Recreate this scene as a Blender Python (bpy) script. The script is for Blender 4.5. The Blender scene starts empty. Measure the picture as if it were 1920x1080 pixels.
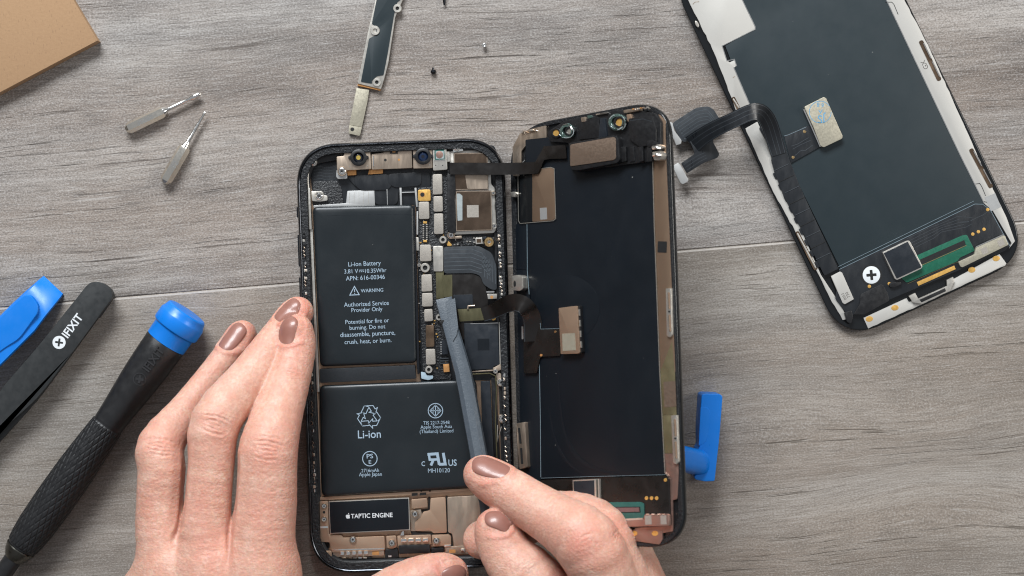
import bpy, bmesh, math, random
import numpy as np
from mathutils import Vector
random.seed(7)
R = math.radians
scene = bpy.context.scene
C = scene.collection
# ------------------------------------------------------------------ camera, light, exposure
SEAM = 8.15
H = 600.0            # camera height above the table, mm
S0 = 0.1845          # mm per photo pixel on the table
cam = bpy.data.cameras.new('camera')
cam.sensor_width = 36.0
cam.lens = 18.0 * H / (960 * S0)
cam.clip_start = 0.01; cam.clip_end = 20
camo = bpy.data.objects.new('camera', cam); C.objects.link(camo)
camo.location = (0, 0, H / 1000)
scene.camera = camo
cam.dof.use_dof = True; cam.dof.focus_distance = (H - 7) / 1000; cam.dof.aperture_fstop = 14

w = bpy.data.worlds.new('World'); scene.world = w; w.use_nodes = True
wn = w.node_tree; wn.nodes.clear()
_o = wn.nodes.new('ShaderNodeOutputWorld'); _b = wn.nodes.new('ShaderNodeBackground')
_t = wn.nodes.new('ShaderNodeTexCoord'); _s = wn.nodes.new('ShaderNodeSeparateXYZ')
_r = wn.nodes.new('ShaderNodeValToRGB'); _n = wn.nodes.new('ShaderNodeTexNoise'); _m = wn.nodes.new('ShaderNodeMath')
_m.operation = 'MULTIPLY_ADD'; _m.inputs[1].default_value = 0.55
_n.inputs['Scale'].default_value = 1.6; _n.inputs['Detail'].default_value = 1
wn.links.new(_t.outputs['Generated'], _s.inputs[0]); wn.links.new(_t.outputs['Generated'], _n.inputs['Vector'])
wn.links.new(_n.outputs['Fac'], _m.inputs[0]); wn.links.new(_s.outputs['Z'], _m.inputs[2])
wn.links.new(_m.outputs[0], _r.inputs[0])
_r.color_ramp.elements[0].position = 0.15; _r.color_ramp.elements[0].color = (0.10, 0.085, 0.07, 1)
_r.color_ramp.elements[1].position = 1.25; _r.color_ramp.elements[1].color = (0.62, 0.65, 0.70, 1)
_e = _r.color_ramp.elements.new(0.8); _e.color = (0.40, 0.40, 0.41, 1)
wn.links.new(_r.outputs[0], _b.inputs[0]); _b.inputs[1].default_value = 0.48
wn.links.new(_b.outputs[0], _o.inputs[0])

def area(name, loc, size, power, col, target=(0, 0, 0)):
    l = bpy.data.lights.new(name, 'AREA'); l.shape = 'RECTANGLE'; l.size, l.size_y = size
    l.energy = power; l.color = col
    o = bpy.data.objects.new(name, l); C.objects.link(o); o.location = loc
    o.rotation_euler = (Vector(target) - Vector(loc)).to_track_quat('-Z', 'Y').to_euler()
    return o
area('window_light', (-0.35, 1.25, 1.0), (0.9, 0.6), 43, (0.93, 0.97, 1.0))
area('window_light', (1.3, 0.35, 0.9), (0.45, 0.45), 8.0, (1.0, 0.97, 0.92))
scene.cycles.filter_width = 1.15
vs = scene.view_settings
vs.view_transform = 'Standard'; vs.look = 'None'; vs.exposure = 0.0; vs.gamma = 1.0

# ------------------------------------------------------------------ pixel -> point helpers (mm)
def P(x, y, z=0.0):
    k = S0 * (H - z) / H
    return Vector(((x - 960) * k, (540 - y) * k, z))
class Flat:
    N = Vector((0, 0, 1))
    def pt(s, x, y, h): return P(x, y, h)
class Tilt:
    def __init__(s, o, rz, tl, pit):
        u = Vector((math.cos(tl) * math.cos(rz), math.cos(tl) * math.sin(rz), math.sin(tl)))
        d = Vector((math.sin(rz), -math.cos(rz), 0)); n = u.cross(d)
        d = d * math.cos(pit) + n * math.sin(pit)
        s.o = Vector(o); s.U = u; s.D = d; s.N = d.cross(u).normalized()
    def pt(s, x, y, h):
        c = Vector((0, 0, H)); r = P(x, y, 0) - c
        t = ((s.o + s.N * h - c).dot(s.N)) / r.dot(s.N)
        return c + r * t
    def uv(s, u, v, h): return s.o + s.U * u + s.D * v + s.N * h
FL = Flat()

# ------------------------------------------------------------------ materials
class NT:
    def __init__(s, name):
        s.m = bpy.data.materials.new(name); s.m.use_nodes = True
        s.t = s.m.node_tree; s.t.nodes.clear()
        s.out = s.n('ShaderNodeOutputMaterial'); s.b = s.n('ShaderNodeBsdfPrincipled')
        s.l(s.b.outputs[0], s.out.inputs[0])
        s.tc = s.n('ShaderNodeTexCoord')
    def n(s, k, **kw):
        x = s.t.nodes.new(k)
        for a, v in kw.items(): setattr(x, a, v)
        return x
    def l(s, a, b): s.t.links.new(a, b)
    def put(s, sock, v):
        if hasattr(v, 'is_linked') or hasattr(v, 'links'): s.l(v, sock)
        else: sock.default_value = v
    def mp(s, scale, rot=0, loc=(0, 0, 0), src=None):
        x = s.n('ShaderNodeMapping'); x.inputs['Scale'].default_value = scale
        x.inputs['Rotation'].default_value = (0, 0, rot); x.inputs['Location'].default_value = loc
        s.l(src or s.tc.outputs['Object'], x.inputs[0]); return x.outputs[0]
    def noise(s, vec, scale, detail=3, rough=.55, dist=0):
        x = s.n('ShaderNodeTexNoise'); x.inputs['Scale'].default_value = scale
        x.inputs['Detail'].default_value = detail; x.inputs['Roughness'].default_value = rough
        x.inputs['Distortion'].default_value = dist
        s.l(vec, x.inputs['Vector']); return x.outputs['Fac']
    def ramp(s, f, stops):
        x = s.n('ShaderNodeValToRGB'); e = x.color_ramp.elements
        while len(e) < len(stops): e.new(0.5)
        for i, (p, c) in enumerate(stops):
            e[i].position = p; e[i].color = (c, c, c, 1) if isinstance(c, (int, float)) else (*c, 1)
        s.l(f, x.inputs[0]); return x.outputs[0]
    def math(s, op, a, b=0.0, c=0.0):
        x = s.n('ShaderNodeMath', operation=op)
        for i, v in enumerate((a, b, c)): s.put(x.inputs[i], v)
        return x.outputs[0]
    def mix(s, f, a, b, mode='MIX'):
        x = s.n('ShaderNodeMix', data_type='RGBA', blend_type=mode)
        s.put(x.inputs[0], f)
        for i, v in ((6, a), (7, b)):
            if isinstance(v, tuple): x.inputs[i].default_value = (*v[:3], 1)
            else: s.l(v, x.inputs[i])
        return x.outputs[2]
    def bump(s, hgt, strength, dist):
        x = s.n('ShaderNodeBump'); x.inputs['Strength'].default_value = strength
        x.inputs['Distance'].default_value = dist; s.l(hgt, x.inputs['Height'])
        s.l(x.outputs[0], s.b.inputs['Normal']); return x
    def set(s, **kw):
        for k, v in kw.items():
            k = k.replace('_', ' ')
            if isinstance(v, tuple) and len(v) == 3 and k in ('Base Color', 'Specular Tint', 'Emission Color'): v = (*v, 1)
            s.put(s.b.inputs[k], v)

def simple(name, col, rough=.5, metal=0., var=.12, vscale=300, bump=.0, bscale=2500, spec=.5, coat=0., rvar=.12, stretch=(1, 1, 1), rot=0, bdist=.0001, ior=None, dust=0.):
    t = NT(name)
    v = t.mp(stretch, rot)
    f = t.noise(v, vscale, 4, .6)
    c = t.mix(f, tuple(x * (1 - var) for x in col), tuple(min(1, x * (1 + var)) for x in col))
    if dust:
        vo = t.n('ShaderNodeTexVoronoi'); vo.inputs['Scale'].default_value = 330; t.l(t.tc.outputs['Object'], vo.inputs['Vector'])
        sc = t.n('ShaderNodeSeparateColor'); t.l(vo.outputs['Color'], sc.inputs[0])
        lint = t.math('MULTIPLY', t.math('LESS_THAN', vo.outputs['Distance'], t.math('MULTIPLY', sc.outputs[1], .075)), t.math('GREATER_THAN', sc.outputs[0], 1 - dust))
        c = t.mix(t.math('MULTIPLY', lint, .55), c, (.34, .33, .31))
    t.l(c, t.b.inputs['Base Color'])
    rr = t.ramp(t.noise(v, vscale * 2.3, 3), [(.3, max(.02, rough - rvar)), (.7, min(1, rough + rvar))])
    t.l(rr, t.b.inputs['Roughness'])
    t.b.inputs['Metallic'].default_value = metal
    t.b.inputs['Specular IOR Level'].default_value = spec
    t.b.inputs['Coat Weight'].default_value = coat
    if bump > 0: t.bump(t.noise(v, bscale, 3), bump, bdist)
    return t.m

M = {}
M['rim'] = simple('dark_polished_steel', (.060, .064, .072), .22, 1, .15, 90)
M['adhesive'] = simple('black_rim_adhesive', (.008, .009, .011), .5, 0, .6, 1500, 1.0, 1300, bdist=.0004, rvar=.2)
M['glass_black'] = simple('black_glass', (.008, .009, .010), .12, 0, .2, 60, rvar=.05, dust=.3)
M['film'] = simple('black_film', (.005, .0075, .011), .38, 0, .2, 60, .12, 3500, bdist=.00004, rvar=.04, spec=.38, dust=.28)
M['film2'] = simple('slate_film', (.014, .024, .029), .46, 0, .10, 60, .12, 3500, bdist=.00004, rvar=.04, spec=.5, dust=.06)
M['battery'] = simple('black_battery_wrap', (.009, .013, .016), .36, 0, .2, 40, .35, 90, bdist=.0005, rvar=.06, spec=.5, dust=.14)
M['foam'] = simple('black_foam', (.010, .013, .017), .7, 0, .2, 400, .4, 2500, bdist=.0001)
M['print'] = simple('pale_blue_print', (.33, .43, .52), .6, 0, .05, 200)
M['white_print'] = simple('white_print', (.70, .73, .75), .5, 0, .04, 200)
M['tan'] = simple('copper_tan_plate', (.56, .39, .275), .45, .85, .05, 150, .15, 4000, bdist=.00005, rvar=.03)
M['tan2'] = simple('brushed_tan_steel', (.52, .42, .33), .42, .9, .14, 260, .2, 3000, stretch=(1, .2, 1), bdist=.00005)
M['nickel'] = simple('nickel_plate', (.74, .70, .63), .36, .9, .08, 300, .2, 3000, bdist=.00005, rvar=.06)
M['shield'] = simple('shield_sticker_grey', (.42, .385, .34), .5, .5, .14, 1500, .5, 3000, bdist=.00008)
M['silver'] = simple('silver_sheet', (.54, .54, .53), .42, .7, .04, 300, .1, 3000, bdist=.00005, rvar=.03)
M['panel_silver'] = simple('pale_steel_frame', (.58, .56, .52), .48, .5, .03, 60, .08, 4000, bdist=.00005, rvar=.015)
M['bright'] = simple('bright_steel', (.86, .84, .80), .16, 1, .08, 300)
M['gold'] = simple('gold_pad', (.85, .50, .14), .35, .6, .08, 500)
M['orange'] = simple('copper_foil', (.66, .33, .12), .4, .5, .15, 500)
M['brass'] = simple('brass_ring', (.75, .52, .25), .28, 1, .1, 500)
M['board'] = simple('black_circuit_board', (.014, .015, .017), .4, 0, .7, 1600, .9, 1500, bdist=.0005, rvar=.2)
M['flexc'] = simple('dark_flex', (.014, .016, .019), .36, 0, .2, 200, .5, 500, bdist=.0002, stretch=(1, .35, 1))
M['flexb'] = simple('brown_black_flex', (.010, .008, .007), .32, 0, .3, 120, .1, 900)
M['flexg'] = simple('grey_flex', (.036, .041, .047), .36, 0, .15, 200)
M['flexline'] = simple('flex_trace', (.045, .052, .06), .4, 0, .1, 300)
M['olive'] = simple('olive_foil', (.12, .11, .06), .45, .6, .15, 400, stretch=(1, .3, 1))
M['chip'] = simple('dark_chip', (.014, .018, .024), .38, 0, .2, 200)
M['bchip'] = simple('black_plastic', (.009, .009, .010), .42, 0, .2, 300, .3, 2500, dust=.3)
M['dark'] = simple('dark_recess', (.006, .006, .006), .7, 0, .1, 300)
M['green'] = simple('green_board', (.010, .11, .065), .4, 0, .3, 600)
M['teal'] = simple('teal_board', (.022, .10, .085), .4, 0, .2, 600)
M['pink'] = simple('pink_steel', (.40, .25, .205), .4, .8, .08, 200)
M['greenish'] = simple('khaki_reflection', (.30, .26, .15), .42, .8, .12, 100)
M['pinkfilm'] = simple('mauve_strip', (.20, .12, .12), .4, .4, .1, 200)
M['lens'] = simple('lens_glass', (.004, .006, .012), .06, 0, .1, 100, coat=1, rvar=.02)
M['lensblue'] = simple('blue_coated_lens', (.006, .022, .07), .08, .3, .3, 300, coat=1, rvar=.02)
M['lenshighlight'] = simple('amber_lens_highlight', (.62, .45, .10), .2, .5, .3, 900, coat=1)  # yellowish highlight at the lens centre, painted as a core
M['ringglass'] = simple('green_tinted_adhesive', (.10, .16, .14), .12, .5, .6, 700, .9, 700, coat=1, bdist=.0006)
M['blue'] = simple('blue_plastic', (.002, .175, .64), .38, 0, .05, 80, .12, 3000, bdist=.00005, spec=.5)
M['bluetape'] = simple('pale_blue_tape', (.35, .45, .52), .5, 0, .08, 300)
M['tweezer'] = simple('black_coated_steel', (.018, .020, .021), .48, 0, .15, 200, .3, 5000, bdist=.00004, spec=.55)
M['handle'] = simple('black_rubber_handle', (.013, .013, .014), .42, 0, .15, 200, .2, 3000)
M['spudger'] = simple('grey_nylon', (.066, .082, .100), .44, 0, .14, 260, .5, 1800, bdist=.00015)
M['spudgerdark'] = M['spudger']
M['brownmetal'] = simple('scratched_bronze_plate', (.22, .15, .10), .30, .9, .55, 110, .3, 700, bdist=.0001, rvar=.18)
M['speakerplate'] = simple('brown_speaker_plate', (.34, .25, .19), .42, .8, .06, 700, .3, 3000)
M['plank_edge'] = simple('plank_edge_highlight', (.50, .46, .42), .5, 0, .3, 700)
M['bronze'] = simple('bronze_edge_strip', (.40, .275, .19), .42, .85, .05, 90, .1, 3000, rvar=.02)
M['camtop'] = simple('scratched_smoky_plate', (.15, .105, .075), .24, .8, .75, 130, .4, 500, bdist=.0001, rvar=.12)
M['edgeline'] = simple('film_edge_line', (.17, .22, .25), .4)
M['flexstripe'] = simple('raised_flex_trace', (.075, .088, .10), .34)
M['mica'] = simple('clear_plastic_tape', (.45, .50, .50), .2, .3, .3, 300, .5, 700)
M['stamp'] = simple('blue_ink', (.10, .32, .52), .6)
M['ink'] = simple('grey_ink', (.12, .11, .10), .6)
M['goldlabel'] = simple('champagne_label', (.50, .46, .36), .42, .6, .07, 700)

def kraft():
    t = NT('kraft_cardboard')
    v = t.mp((1, 1, 1)); f = t.noise(v, 900, 5, .7); g = t.noise(v, 60, 3); s = t.noise(t.mp((1, .25, 1), .5), 2200, 2)
    c = t.mix(f, (.31, .185, .098), (.41, .26, .145)); c = t.mix(t.math('MULTIPLY', g, .35), c, (.36, .21, .11))
    c = t.mix(t.ramp(s, [(.62, 0.), (.74, .6)]), c, (.20, .12, .07))
    t.l(c, t.b.inputs['Base Color']); t.set(Roughness=.85); t.bump(f, .4, .0002); return t.m
M['kraft'] = kraft()

def wood():
    t = NT('grey_wood_laminate')
    src = t.mp((1, 1, 1), R(-4.8))          # grain runs along the seam
    sp = t.n('ShaderNodeSeparateXYZ'); t.l(src, sp.inputs[0]); X, Y = sp.outputs[0], sp.outputs[1]
    up = t.math('GREATER_THAN', Y, SEAM / 1000)
    # knots bend the grain
    def knot(x0, y0, rad, amp):
        dx = t.math('SUBTRACT', X, x0); dy = t.math('SUBTRACT', Y, y0)
        d2 = t.math('ADD', t.math('MULTIPLY', t.math('MULTIPLY', dx, dx), 1 / (rad * 2.2) ** 2), t.math('MULTIPLY', t.math('MULTIPLY', dy, dy), 1 / rad ** 2))
        e = t.math('POWER', 2.718, t.math('MULTIPLY', d2, -1))
        return t.math('MULTIPLY', e, t.math('MULTIPLY', dy, amp))
    warp = t.noise(t.mp((1, 2.2, 1), src=src), 6, 3, .5)
    Yw = t.math('ADD', Y, t.math('MULTIPLY', t.math('SUBTRACT', warp, .5), .018))
    Yw = t.math('ADD', Yw, knot(.083, -.056, .013, -.62))
    Yw = t.math('ADD', Yw, knot(.137, -.073, .015, .8))
    Yw = t.math('ADD', Yw, knot(.066, .022, .010, -.6))
    Xo = t.math('ADD', X, t.math('MULTIPLY', up, 3.71))
    cb = t.n('ShaderNodeCombineXYZ'); t.l(Xo, cb.inputs[0]); t.l(Yw, cb.inputs[1]); V = cb.outputs[0]
    def N(sx, sy, det=4, ro=.6, dist=0): return t.noise(t.mp((sx, sy, 1), src=V), 1, det, ro, dist)
    broad = N(4, 46, 5, .62)
    mid = N(13, 330, 5, .72)
    fine = N(90, 1300, 3, .75)
    c = t.mix(t.ramp(broad, [(.36, 0.), (.60, 1.)]), (.130, .108, .090), (.390, .345, .305))
    c = t.mix(t.ramp(mid, [(.34, 0.), (.68, 1.)]), t.mix(.52, c, (.12, .098, .085)), t.mix(.5, c, (.50, .47, .44)))
    tint = N(3, 16, 3)
    c = t.mix(t.ramp(tint, [(.42, 0.), (.62, .45)]), c, t.mix(.55, c, (.22, .235, .255)))
    tint2 = t.noise(t.mp((4, 22, 1), loc=(5, 3, 0), src=V), 1, 4)
    c = t.mix(t.ramp(tint2, [(.42, 0.), (.62, .75)]), c, t.mix(.6, c, (.25, .175, .125)))
    blotch = t.noise(t.mp((12, 30, 1), loc=(1, 7, 0), src=V), 1, 4, .65)
    c = t.mix(t.ramp(blotch, [(.36, .48), (.5, 0.)]), c, (.11, .092, .082))
    c = t.mix(t.ramp(blotch, [(.52, 0.), (.68, .30)]), c, (.46, .425, .39))
    c = t.mix(t.ramp(fine, [(.34, .5), (.50, 0.)]), c, (.085, .075, .068))
    c = t.mix(t.ramp(fine, [(.54, 0.), (.70, .38)]), c, (.50, .485, .47))
    # speckle of the printed laminate
    grit = t.noise(t.mp((.8, 1.3, 1), src=V), 1700, 3, .85)
    c = t.mix(t.ramp(grit, [(.36, .62), (.50, 0.)]), c, (.085, .078, .075))
    c = t.mix(t.ramp(grit, [(.52, 0.), (.66, .50)]), c, (.56, .55, .54))
    # dark cracks, in clusters
    crk = N(26, 820, 3, .65); cl = N(9, 75, 3, .6)
    k = t.math('MULTIPLY', t.ramp(crk, [(.59, 0.), (.66, 1.)]), t.ramp(cl, [(.46, 0.), (.57, 1.)]))
    c = t.mix(t.math('MULTIPLY', k, .78), c, (.040, .030, .024))
    crk2 = t.noise(t.mp((15, 560, 1), loc=(2, 9, 0), src=V), 1, 4, .65)
    k2 = t.math('MULTIPLY', t.ramp(crk2, [(.62, 0.), (.665, 1.)]), t.ramp(cl, [(.40, 0.), (.55, 1.)]))
    c = t.mix(t.math('MULTIPLY', k2, .62), c, (.060, .042, .032))
    hi = t.math('MULTIPLY', t.ramp(N(20, 600, 2), [(.66, 0.), (.72, .5)]), t.ramp(cl, [(.5, 0.), (.6, 1.)]))
    c = t.mix(hi, c, (.50, .48, .46))
    c = t.mix(t.math('MULTIPLY', t.math('SUBTRACT', 1.0, up), .24), c, (.30, .25, .19))
    t.l(c, t.b.inputs['Base Color'])
    t.l(t.ramp(mid, [(.3, .58), (.7, .46)]), t.b.inputs['Roughness'])
    t.set(Specular_IOR_Level=.4)
    hgt = t.math('SUBTRACT', t.math('ADD', fine, t.math('MULTIPLY', grit, .5)), t.math('MULTIPLY', t.math('ADD', k, k2), 1.6))
    t.bump(hgt, .5, .00022)
    return t.m

# ------------------------------------------------------------------ mesh collector
def rnd(pts, r, n=5):
    """round the corners of a pixel polygon; r one radius or one per corner"""
    out = []; L = len(pts)
    rs = [r] * L if isinstance(r, (int, float)) else r
    for i in range(L):
        p = Vector(pts[i]).to_2d() if len(pts[i]) > 2 else Vector(pts[i]); a = Vector(pts[i - 1]); b = Vector(pts[(i + 1) % L])
        da = a - p; db = b - p; q = min(rs[i], da.length * .49, db.length * .49)
        if q < .05: out.append(tuple(p)); continue
        s = p + da.normalized() * q; e = p + db.normalized() * q
        for k in range(n + 1):
            t = k / n; x = s * (1 - t) ** 2 + p * 2 * t * (1 - t) + e * t * t
            out.append((x.x, x.y))
    return out
def rect(cx, cy, wd, ht, ang=0):
    a = R(ang); c, s = math.cos(a), math.sin(a)
    return [(cx + x * c - y * s, cy + x * s + y * c) for x, y in ((-wd/2, -ht/2), (wd/2, -ht/2), (wd/2, ht/2), (-wd/2, ht/2))]
def bar(x0, y0, x1, y1, wd):
    d = Vector((x1 - x0, y1 - y0)); n = Vector((-d.y, d.x)).normalized() * wd / 2
    return [(x0 + n.x, y0 + n.y), (x1 + n.x, y1 + n.y), (x1 - n.x, y1 - n.y), (x0 - n.x, y0 - n.y)]
def circ(cx, cy, r, n=28, ry=None, ang=0):
    ry = ry or r; a = R(ang); c, s = math.cos(a), math.sin(a)
    return [(cx + r * math.cos(t) * c - ry * math.sin(t) * s, cy + r * math.cos(t) * s + ry * math.sin(t) * c) for t in (2 * math.pi * i / n for i in range(n))]

class MB:
    def __init__(s, pl=FL): s.bm = bmesh.new(); s.mats = []; s.pl = pl
    def mi(s, m):
        if isinstance(m, str): m = M[m]
        if m not in s.mats: s.mats.append(m)
        return s.mats.index(m)
    def take(s, tb, m):
        i = s.mi(m); vm = {}
        for v in tb.verts: vm[v] = s.bm.verts.new(v.co)
        for f in tb.faces:
            try: g = s.bm.faces.new([vm[v] for v in f.verts]); g.material_index = i
            except ValueError: pass
        tb.free()
    def raw(s, verts, faces, m):
        i = s.mi(m); vs_ = [s.bm.verts.new(v) for v in verts]
        for f in faces:
            try: g = s.bm.faces.new([vs_[k] for k in f]); g.material_index = i
            except ValueError: pass
    def prism(s, pts, top, bot, m, bev=0., seg=2, pl=None):
        pl = pl or s.pl; tb = bmesh.new(); n = len(pts)
        T = [pl.pt(x, y, top) for x, y in pts]; tv = [tb.verts.new(p) for p in T]
        bv = [tb.verts.new(p - pl.N * (top - bot)) for p in T]
        tf = tb.faces.new(tv); tb.faces.new(bv[::-1])
        for i in range(n): tb.faces.new((tv[i], bv[i], bv[(i + 1) % n], tv[(i + 1) % n]))
        bmesh.ops.recalc_face_normals(tb, faces=tb.faces)
        if bev > 0:
            bmesh.ops.bevel(tb, geom=list(tf.edges), offset=bev, segments=seg, profile=.6, affect='EDGES', clamp_overlap=True)
        s.take(tb, m); return s
    def sheet(s, pts, h, m, pl=None):
        pl = pl or s.pl
        s.raw([pl.pt(x, y, h) for x, y in pts], [list(range(len(pts)))], m); return s
    def rings(s, loops, m, close_first=False, close_last=False):
        """loops: list of lists of 3D points with the same count; m one material or one per band"""
        n = len(loops[0]); vs_ = [[s.bm.verts.new(p) for p in lp] for lp in loops]
        for k in range(len(loops) - 1):
            i = s.mi(m[k] if isinstance(m, list) else m)
            for j in range(n):
                f = s.bm.faces.new((vs_[k][j], vs_[k][(j + 1) % n], vs_[k + 1][(j + 1) % n], vs_[k + 1][j])); f.material_index = i
        if close_first: f = s.bm.faces.new(vs_[0][::-1]); f.material_index = s.mi(m[0] if isinstance(m, list) else m)
        if close_last: f = s.bm.faces.new(vs_[-1]); f.material_index = s.mi(m[-1] if isinstance(m, list) else m)
        return s
    def washer(s, cx, cy, ro, ri, top, bot, m, floor=None, n=26, pl=None, deep=.8):
        pl = pl or s.pl
        def L(r, h): return [pl.pt(x, y, h) for x, y in circ(cx, cy, r, n)]
        def D(lp, d): return [p - pl.N * d for p in lp]
        o = L(ro, top)
        s.rings([D(o, top - bot), D(o, .12), L(ro * .93, top), L(ri * 1.05, top), D(L(ri, top), .08), D(L(ri, top), deep)], m)
        if floor: s.raw(D(L(ri, top), deep * .9), [list(range(n))], floor)
        return s
    def screw(s, cx, cy, r, top, bot, pl=None, head='bright', seat=None):
        pl = pl or s.pl
        if seat: s.washer(cx, cy, r * 1.35, r * 1.05, top - .1, bot, seat, n=20, pl=pl, deep=.3)
        def L(rr, h, n=20): return [pl.pt(x, y, h) for x, y in circ(cx, cy, rr, n)]
        b = L(r, top)
        s.rings([[p - pl.N * (top - bot) for p in b], [p - pl.N * .12 for p in b], L(r * .85, top), L(r * .5, top), [p - pl.N * .2 for p in L(r * .42, top)]], head, close_last=True)
        a0 = random.random() * 90
        for k in (0, 90): s.prism(rect(cx, cy, r * .95, r * .24, a0 + k), top + .015, top - .3, 'dark', pl=pl)
        return s
    def ribbon(s, path, wd, th, m, pl=None, smooth=3, line=None, caps=True):
        """path: px,py,h ; wd px width (one or per point); th mm"""
        pl = pl or s.pl
        pts = [pl.pt(*p) for p in path]; ws = [wd] * len(path) if isinstance(wd, (int, float)) else list(wd)
        for _ in range(smooth):
            np_, nw = [pts[0]], [ws[0]]
            for i in range(len(pts) - 1):
                a, b = pts[i], pts[i + 1]
                np_ += [a * .75 + b * .25, a * .25 + b * .75]; nw += [ws[i] * .75 + ws[i+1] * .25, ws[i] * .25 + ws[i+1] * .75]
            np_.append(pts[-1]); nw.append(ws[-1]); pts, ws = np_, nw
        loops = []
        for i, p in enumerate(pts):
            t = (pts[min(i + 1, len(pts) - 1)] - pts[max(i - 1, 0)]).normalized()
            side = t.cross(pl.N); side = side.normalized() if side.length > 1e-4 else Vector((1, 0, 0))
            nn = side.cross(t).normalized(); hw = ws[i] * S0 / 2
            loops.append([p - side * hw, p + side * hw, p + side * hw - nn * th, p - side * hw - nn * th])
        s.rings(loops, m, caps, caps)
        if line:
            mat_, offs = line
            for o in offs:
                lp = []
                for i, p in enumerate(pts):
                    t = (pts[min(i + 1, len(pts) - 1)] - pts[max(i - 1, 0)]).normalized()
                    side = t.cross(pl.N).normalized(); nn = side.cross(t).normalized(); hw = ws[i] * S0 / 2
                    c = p + side * hw * o + nn * .03
                    lp.append([c - side * .09, c + side * .09])
                for k in range(len(lp) - 1): s.raw([lp[k][0], lp[k][1], lp[k+1][1], lp[k+1][0]], [(0, 1, 2, 3)], mat_)
        return s
    def tube(s, pts, r, m, n=8):
        rs = [r] * len(pts) if isinstance(r, (int, float)) else r; loops = []
        for i, p in enumerate(pts):
            t = (pts[min(i + 1, len(pts) - 1)] - pts[max(i - 1, 0)]).normalized()
            a = t.cross(Vector((0, 0, 1))); a = a.normalized() if a.length > 1e-3 else Vector((1, 0, 0)); b = a.cross(t)
            loops.append([p + (a * math.cos(q) + b * math.sin(q)) * rs[i] for q in (2 * math.pi * k / n for k in range(n))])
        return s.rings(loops, m, True, True)
    def line(s, pts, wd, h, m, closed=False, pl=None, th=0.):
        """a printed line: flat strip along a pixel polyline, mitred"""
        pl = pl or s.pl; n = len(pts); L = []
        for i in range(n):
            p = Vector(pts[i])
            a = Vector(pts[i - 1]) if (i or closed) else None; b = Vector(pts[(i + 1) % n]) if (i < n - 1 or closed) else None
            d1 = (p - a).normalized() if a else (b - p).normalized(); d2 = (b - p).normalized() if b else d1
            n1 = Vector((-d1.y, d1.x)); n2 = Vector((-d2.y, d2.x)); mm = n1 + n2
            mm = mm.normalized() if mm.length > 1e-3 else n1
            k = wd / 2 / max(.4, mm.dot(n1)); L.append((p + mm * k, p - mm * k))
        for i in range(n if closed else n - 1):
            a, b = L[i], L[(i + 1) % n]
            q = [a[0], b[0], b[1], a[1]]
            if th: s.prism([tuple(v) for v in q], h, h - th, m, pl=pl)
            else: s.raw([pl.pt(v.x, v.y, h) for v in q], [(0, 1, 2, 3)], m)
        return s
    def text(s, string, cx, cy, width, h, m, ang=0, pl=None, hscale=1.08, bold=0., shear=0., flipx=False, th=0.):
        pl = pl or s.pl
        cu = bpy.data.curves.new('t', 'FONT'); cu.body = string; cu.size = 1; cu.offset = bold; cu.shear = shear
        cu.resolution_u = 3
        if th: cu.extrude = .5
        ob = bpy.data.objects.new('t', cu); C.objects.link(ob)
        dg = bpy.context.evaluated_depsgraph_get(); me = bpy.data.meshes.new_from_object(ob.evaluated_get(dg))
        xs = [v.co.x for v in me.vertices]; ys = [v.co.y for v in me.vertices]
        x0, x1, y0, y1 = min(xs), max(xs), min(ys), max(ys); k = width / (x1 - x0)
        a = R(ang); c_, s_ = math.cos(a), math.sin(a); vs_ = []
        for v in me.vertices:
            u = (v.co.x - (x0 + x1) / 2) * k * (-1 if flipx else 1); q = -(v.co.y - (y0 + y1) / 2) * k * hscale
            vs_.append(pl.pt(cx + u * c_ - q * s_, cy + u * s_ + q * c_, h + (th if v.co.z > 0 else 0)))
        s.raw(vs_, [list(f.vertices) for f in me.polygons], m)
        bpy.data.objects.remove(ob); bpy.data.curves.remove(cu); bpy.data.meshes.remove(me); return s
    def build(s, name, parent=None, smooth=True, ang=35, recalc=True, org=None):
        if recalc: bmesh.ops.recalc_face_normals(s.bm, faces=s.bm.faces)
        if org is None:
            co = [v.co for v in s.bm.verts]
            org = [(min(c[i] for c in co) + max(c[i] for c in co)) / 2 for i in range(3)]
        off = Vector(org)
        for v in s.bm.verts: v.co = (v.co - off) * .001
        me = bpy.data.meshes.new(name); s.bm.to_mesh(me); s.bm.free()
        for m in s.mats: me.materials.append(m)
        if smooth:
            me.shade_smooth(); me.set_sharp_from_angle(angle=R(ang))
        ob = bpy.data.objects.new(name, me); C.objects.link(ob)
        WL[ob.name] = off; ob.location = (off - (WL[parent.name] if parent else Vector((0, 0, 0)))) * .001
        if parent is not None: ob.parent = parent
        return ob
WL = {}
def thing(name, label, cat, base, group=None):
    o = bpy.data.objects.new(name, None); C.objects.link(o); o.location = Vector(base) * .001; WL[o.name] = Vector(base)
    o.empty_display_size = .01; o['label'] = label; o['category'] = cat
    if group: o['group'] = group
    return o
def tag(o, label, cat, group=None):
    o['label'] = label; o['category'] = cat
    if group: o['group'] = group
    return o

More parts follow.
